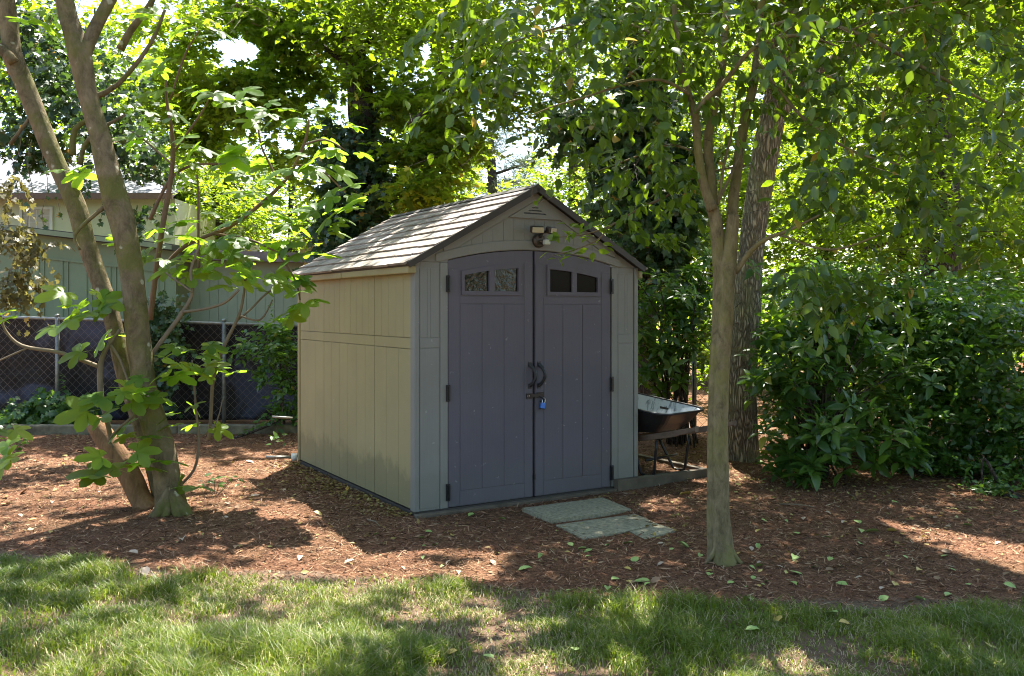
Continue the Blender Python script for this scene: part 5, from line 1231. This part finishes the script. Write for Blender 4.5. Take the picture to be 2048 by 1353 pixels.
seedling(1630, 945, 12, (0.08, 0.12), 'dark leafy shoot rooted under the broad-leaved shrub')
# grey pipe ends and a bit of pipe by the back corner
for (a_, b_, w_, lab) in ((shed_pt(-0.03, 2.75, 0.42), shed_pt(-0.22, 2.80, 0.44), 0.011, 'grey metal rod end sticking out behind the shed at waist height'), (shed_pt(-0.05, 2.72, 0.04), shed_pt(-0.28, 2.80, 0.05), 0.014, 'dark metal rod on the ground behind the shed corner')):
    o = MB().tube([a_, b_], w_, 8).build('metal_rod', M['galv'], None, smooth=True); tag(o, lab, 'rod')
o = MB().tube([shed_pt(0.0, 2.70, 0.04), shed_pt(-0.05, 2.72, 0.04)], 0.038, 14, cap=False).build('plastic_pipe', M['pvc'], None, smooth=True); s_ = o.modifiers.new('s', 'SOLIDIFY'); s_.thickness = 0.004; tag(o, 'short white plastic pipe lying at the back corner of the shed', 'pipe')

# ================================================================== GRASS, MULCH BITS, FALLEN LEAVES
def grass():
    n = 520000
    x = rng.uniform(-4.2, 4.2, n); y = rng.uniform(2.4, 5.9, n) 
    le = lawn_edge(x) + 0.22 * (fbm(x*2.5, y*2.5, 1) - 0.5) * 2
    patch = fbm(x*1.6+5, y*1.6, 3); fine = fbm(x*6, y*6, 9)
    dens = np.clip((patch - 0.30) * 6, 0.65, 1) * np.clip((fine - 0.25) * 3.2, 0.25, 1)
    dens *= np.clip((le - y) * 6, 0, 1)
    bare = np.exp(-(((x-1.0)/0.55)**2 + ((y-4.30)/0.18)**2)) + np.exp(-(((x+2.05)/0.25)**2 + ((y-4.85)/0.12)**2)) + 0.8*np.exp(-(((x-1.2)/0.5)**2 + ((y-3.75)/0.12)**2))
    dens *= np.clip(1 - 0.55*bare, 0.05, 1)
    k = rng.random(n) < dens; x, y, patch, fine = x[k], y[k], patch[k], fine[k]; n = len(x)
    h = (0.028 + 0.052 * np.clip((patch-0.3)*2.4, 0, 1) * (0.55+0.9*rng.random(n))) * (0.75 + 0.6*fine)
    h = np.where(x > 1.0, h*0.8, h)
    th = rng.random(n)*6.283; lean = (0.3 + 1.1*rng.random(n))*h
    d0 = np.stack([np.cos(th), np.sin(th)], 1); wv = np.stack([-np.sin(th), np.cos(th)], 1) * (0.0014 + 0.0012*rng.random(n))[:, None]
    z = gz(x, y) - 0.004; base = np.stack([x, y, z], 1)
    w3 = np.concatenate([wv, np.zeros((n, 1))], 1)
    mid = base + np.concatenate([d0*(lean*0.3)[:, None], (h*0.6)[:, None]], 1); tip = base + np.concatenate([d0*lean[:, None], (h*(1-0.25*rng.random(n)))[:, None]], 1)
    V = np.stack([base-w3, base+w3, mid+w3*0.8, mid-w3*0.8, tip], 1).reshape(-1, 3)
    f = np.array([(0,1,2),(0,2,3),(3,2,4)]); Fc = (f[None] + (np.arange(n)*5)[:, None, None]).reshape(-1, 3)
    r = np.clip(0.5*rng.random(n) + 0.5*fbm(x*2.2+3, y*2.2, 6), 0, 0.93); dry = rng.random(n) < (0.09 + 0.3*np.clip((0.52-patch)*4, 0, 1)); r = np.where(dry, 0.995, r)
    o = fast_mesh('grass', V, Fc, M['grass'], np.repeat(r, 5)); tag(o, 'patchy long green lawn grass with bare spots along the bottom', 'grass', kind='stuff')
grass()
def bits():
    n = 230000
    x = rng.uniform(-5.5, 5.5, n); y = 2.4 + 8.8 * rng.random(n)**1.15
    s, t = shed_local(x, y); keep = ~((s > -0.01) & (s < SW) & (t > -0.08) & (t < SD))
    le = lawn_edge(x); keep &= (y > le - 0.1) | (rng.random(n) < 0.18)
    x, y = x[keep], y[keep]; n = len(x); z = gz(x, y)
    L = 0.008 + 0.040*rng.random(n)**1.8; w = 0.0012 + 0.0028*rng.random(n); th = rng.random(n)*6.283
    d = np.stack([np.cos(th), np.sin(th), rng.normal(size=n)*0.22], 1)*L[:, None]; wv = np.stack([-np.sin(th), np.cos(th), rng.normal(size=n)*0.4], 1)*w[:, None]
    c = np.stack([x, y, z + 0.003 + 0.006*rng.random(n)], 1)
    V = np.stack([c-d-wv*0.6, c-d*0.2+wv, c+d, c+d*0.1-wv], 1).reshape(-1, 3)
    f = np.array([(0,3,2,1)]); Fc = (f[None] + (np.arange(n)*4)[:, None, None]).reshape(-1, 4)
    r = np.clip(0.9*rng.random(n)**1.2, 0, 0.93); r = np.where(rng.random(n) < 0.03, 0.995, r)
    o = fast_mesh('mulch', V, Fc, M['mulch_bits'], np.repeat(r, 4)); tag(o, 'shredded reddish-brown pine mulch covering the bed', 'mulch', kind='stuff')
bits()
def litter():
    """small leaf litter: loose everywhere, thick along the foot of the shed and under the shrubs"""
    n1 = 800; t = rng.random(n1)*2.7; s = -0.02 - 0.17*np.abs(rng.normal(size=n1))
    X = SA[0] + SU[0]*s + SV[0]*t; Y = SA[1] + SU[1]*s + SV[1]*t
    n2 = 900; X = np.concatenate([X, rng.uniform(-4.5, 4.8, n2)]); Y = np.concatenate([Y, rng.uniform(5.0, 10.6, n2)])
    n3 = 350; X = np.concatenate([X, rng.uniform(1.8, 4.6, n3)]); Y = np.concatenate([Y, rng.uniform(6.8, 8.8, n3)])
    n4 = 700; X = np.concatenate([X, rng.uniform(-7, -2.2, n4)]); Y = np.concatenate([Y, 10.3 + 1.2*rng.random(n4)])
    n5 = 900; cl = rng.integers(60, size=n5); ccx = rng.uniform(-4.2, 4.6, 60); ccy = rng.uniform(5.0, 9.2, 60); X = np.concatenate([X, ccx[cl] + rng.normal(size=n5)*0.16]); Y = np.concatenate([Y, ccy[cl] + rng.normal(size=n5)*0.12])
    s, t = shed_local(X, Y); k = ~((s > -0.015) & (s < SW+0.02) & (t > -0.1) & (t < SD+0.01)); X, Y = X[k], Y[k]; n = len(X)
    pos = np.stack([X, Y, gz(X, Y)+0.008+0.01*rng.random(n)], 1)
    dr = nrm(rng.normal(size=(n, 3))*np.array([1,1,0.2])); nm = nrm(np.array([0,0,1.0]) + rng.normal(size=(n, 3))*0.35)
    o = leaves('leaf_litter', pos, dr, nm, 0.018+0.034*rng.random(n)**1.4, RH, M['lf_litter']); tag(o, 'small yellow and brown leaf litter strewn over the mulch', 'leaf litter', kind='stuff')
litter()
# countable fallen leaves
def curled(w, c):
    v, f = T_ov(w, 0.1, c); v = v.copy(); v[:, 1] -= 0.5; return (v, f)
FL = {}
for nm_ in ('fl_green', 'fl_yellow', 'fl_pale', 'fl_brown'):
    FL[nm_] = [mesh_of(curled(w, c_), M[nm_]) for w, c_ in ((0.34, 0.10), (0.30, 0.16), (0.38, 0.04))]
FLAB = {('fl_green', 0): 'yellow-green fallen leaf on the shaded mulch', ('fl_green', 1): 'yellow-green fallen leaf in the lawn grass',
        ('fl_yellow', 0): 'yellow fallen leaf lying on the mulch', ('fl_yellow', 1): 'yellow fallen leaf in the lawn grass',
        ('fl_pale', 0): 'pale dry fallen leaf on the sunlit mulch', ('fl_pale', 1): 'pale dry fallen leaf in the lawn grass',
        ('fl_brown', 0): 'brown curled fallen leaf lying on the mulch', ('fl_brown', 1): 'brown curled fallen leaf in the lawn grass'}
def drop(px_, py_, kind, s, mirror=None):
    s *= 0.82
    p = from_px(px_, py_); ls_, lt_ = shed_local(p[0], p[1])
    if -0.03 < ls_ < SW+0.02 and -0.1 < lt_ < SD: return
    z = float(gz(p[0], p[1])) + 0.012
    for (qa, qb) in ((0, 0),): pass
    lawn = 1 if p[1] < lawn_edge(p[0]) - 0.03 else 0
    if lawn: z += 0.02
    o = bpy.data.objects.new('fallen_leaf', random.choice(FL[kind])); COL.objects.link(o)
    o.location = (p[0], p[1], z); o.rotation_euler = (random.gauss(0, 0.22), random.gauss(0, 0.22), random.uniform(0, 6.28)); o.scale = (s, s, s)
    zone = ('near the leaning trunks' if px_ < 560 else 'in the sunny strip left of the shed' if px_ < 830 else 'in front of the shed doors' if px_ < 1400 else 'just right of the slim trunk' if px_ < 1640 else 'under the right hand shrubs' if py_ < 1010 else 'toward the right edge')
    lab = FLAB[(kind, lawn)] + ' ' + zone; tag(o, lab, 'leaf', lab.replace('fallen leaf', 'fallen leaves'))
SPOTS = [(944,1030,'fl_green',.10),(1004,1038,'fl_green',.07),(1140,1192-100,'fl_green',.07),(1165,1102,'fl_green',.08),(1215,1095,'fl_green',.06),(1255,1090,'fl_green',.09),(1270,1125,'fl_green',.08),(1255,1145,'fl_yellow',.06),(1230,1163,'fl_green',.07),
         (1282,1168,'fl_green',.12),(1368,1094,'fl_green',.11),(1400,1115,'fl_green',.07),(1420,1152,'fl_green',.07),(1215,1183,'fl_green',.08),(1140,1186,'fl_green',.06),(1050,1145,'fl_green',.10),(985,1130,'fl_green',.07),(995,1110,'fl_green',.06),(870,1095,'fl_green',.06),
         (752,1075,'fl_green',.06),(765,1092,'fl_green',.05),(900,1130,'fl_pale',.09),(805,1140,'fl_pale',.05),(512,1006,'fl_pale',.12),(455,1030,'fl_pale',.07),(365,1098,'fl_pale',.09),(265,1118,'fl_pale',.09),(290,1158,'fl_pale',.11),(600,1122,'fl_pale',.07),(700,1128,'fl_pale',.09),(560,1040,'fl_yellow',.06),
         (635,1047,'fl_yellow',.10),(12,1015,'fl_yellow',.10),(45,992,'fl_pale',.12),(705,1320,'fl_pale',.12),(900,1325,'fl_yellow',.08),(975,1335,'fl_green',.08),(1150,1322-5,'fl_green',.06),(1310,1168,'fl_brown',.08),(1370,990,'fl_yellow',.13),(1520,925,'fl_green',.12),
         (1520,1135,'fl_green',.09),(1588,1118,'fl_green',.10),(1590,1148,'fl_green',.11),(1586,1170,'fl_green',.08),(1535,1167,'fl_green',.06),(1683,1172,'fl_green',.08),(1592,1066,'fl_green',.08),(1655,1079,'fl_green',.06),(1744,1066,'fl_green',.11),(1782,1064,'fl_yellow',.09),(1850,1068,'fl_yellow',.08),
         (1722,1090,'fl_green',.07),(1716,1046,'fl_green',.09),(1565,1067,'fl_brown',.08),(1660,1120,'fl_green',.06),(1890,1115,'fl_green',.07),(1855,1118,'fl_brown',.07),(1660,1142,'fl_brown',.07),(1495,1205,'fl_green',.10),(1660,1242,'fl_green',.11),(1555,1250,'fl_yellow',.08),(1690,1262,'fl_yellow',.08),
         (1505,1275,'fl_green',.08),(1768,1200,'fl_green',.08),(1840,1200,'fl_green',.08),(1790,1168,'fl_yellow',.07),(1595,1025,'fl_pale',.09),(1610,1038,'fl_pale',.09),(1655,1028,'fl_pale',.07),(1645,985,'fl_yellow',.08),(1620,958,'fl_yellow',.08),(1790,1008,'fl_green',.07),(1780,1024,'fl_pale',.08),(1935,1055,'fl_green',.08),(1895,1058,'fl_pale',.07),(1960,1005,'fl_green',.06),(2020,1175,'fl_green',.08),(1990,1262,'fl_green',.07),(1980,1305,'fl_yellow',.08),(470,862+60,'fl_green',.08),(130,915,'fl_yellow',.08),(160,905,'fl_brown',.08),(500,925,'fl_pale',.10)]
for q in SPOTS: drop(*q)
for i in range(150):
    if i < 90: px_, py_ = random.uniform(1340, 2040), 905 + 290 * random.random() ** 0.9
    elif i < 125: px_, py_ = random.uniform(0, 620), random.uniform(880, 1130)
    else: px_, py_ = random.uniform(820, 1400), random.uniform(1060, 1180)
    drop(px_, py_, random.choice(['fl_green', 'fl_green', 'fl_yellow', 'fl_pale', 'fl_brown'] if px_ > 700 else ['fl_pale', 'fl_yellow', 'fl_brown']), random.uniform(0.035, 0.075))
# twigs on the ground
for (a_, b_, lab) in (((1560,1012),(1630,1018),'long thin twig on the mulch right of the slim trunk'), ((1760,1245),(1830,1262),'thin twig lying in the shaded grass at the right'), ((735,1048),(760,1060),'short twig in the shed shadow near its front corner'), ((700,978),(722,986),'short twig beside the left wall of the shed'), ((1700,995),(1712,1005),'short twig in front of the broad-leaved shrub')):
    p, q = from_px(*a_), from_px(*b_); p[2] = gz(p[0], p[1])+0.012; q[2] = gz(q[0], q[1])+0.014; mm = (p+q)/2 + np.array([0.01, 0.02, 0.004])
    o = MB().tube([p, mm, q], [0.006, 0.005, 0.003], 6).build('fallen_twig', M['twig'], None, smooth=True); tag(o, lab, 'twig', 'fallen twigs on the ground')
print('objects', len(bpy.data.objects), 'tris', sum(len(o.data.loop_triangles) or sum(len(p.vertices)-2 for p in o.data.polygons) if len(o.data.polygons) < 2000 else len(o.data.polygons)*(len(o.data.polygons[0].vertices)-2) for o in bpy.data.objects if o.type == 'MESH'))
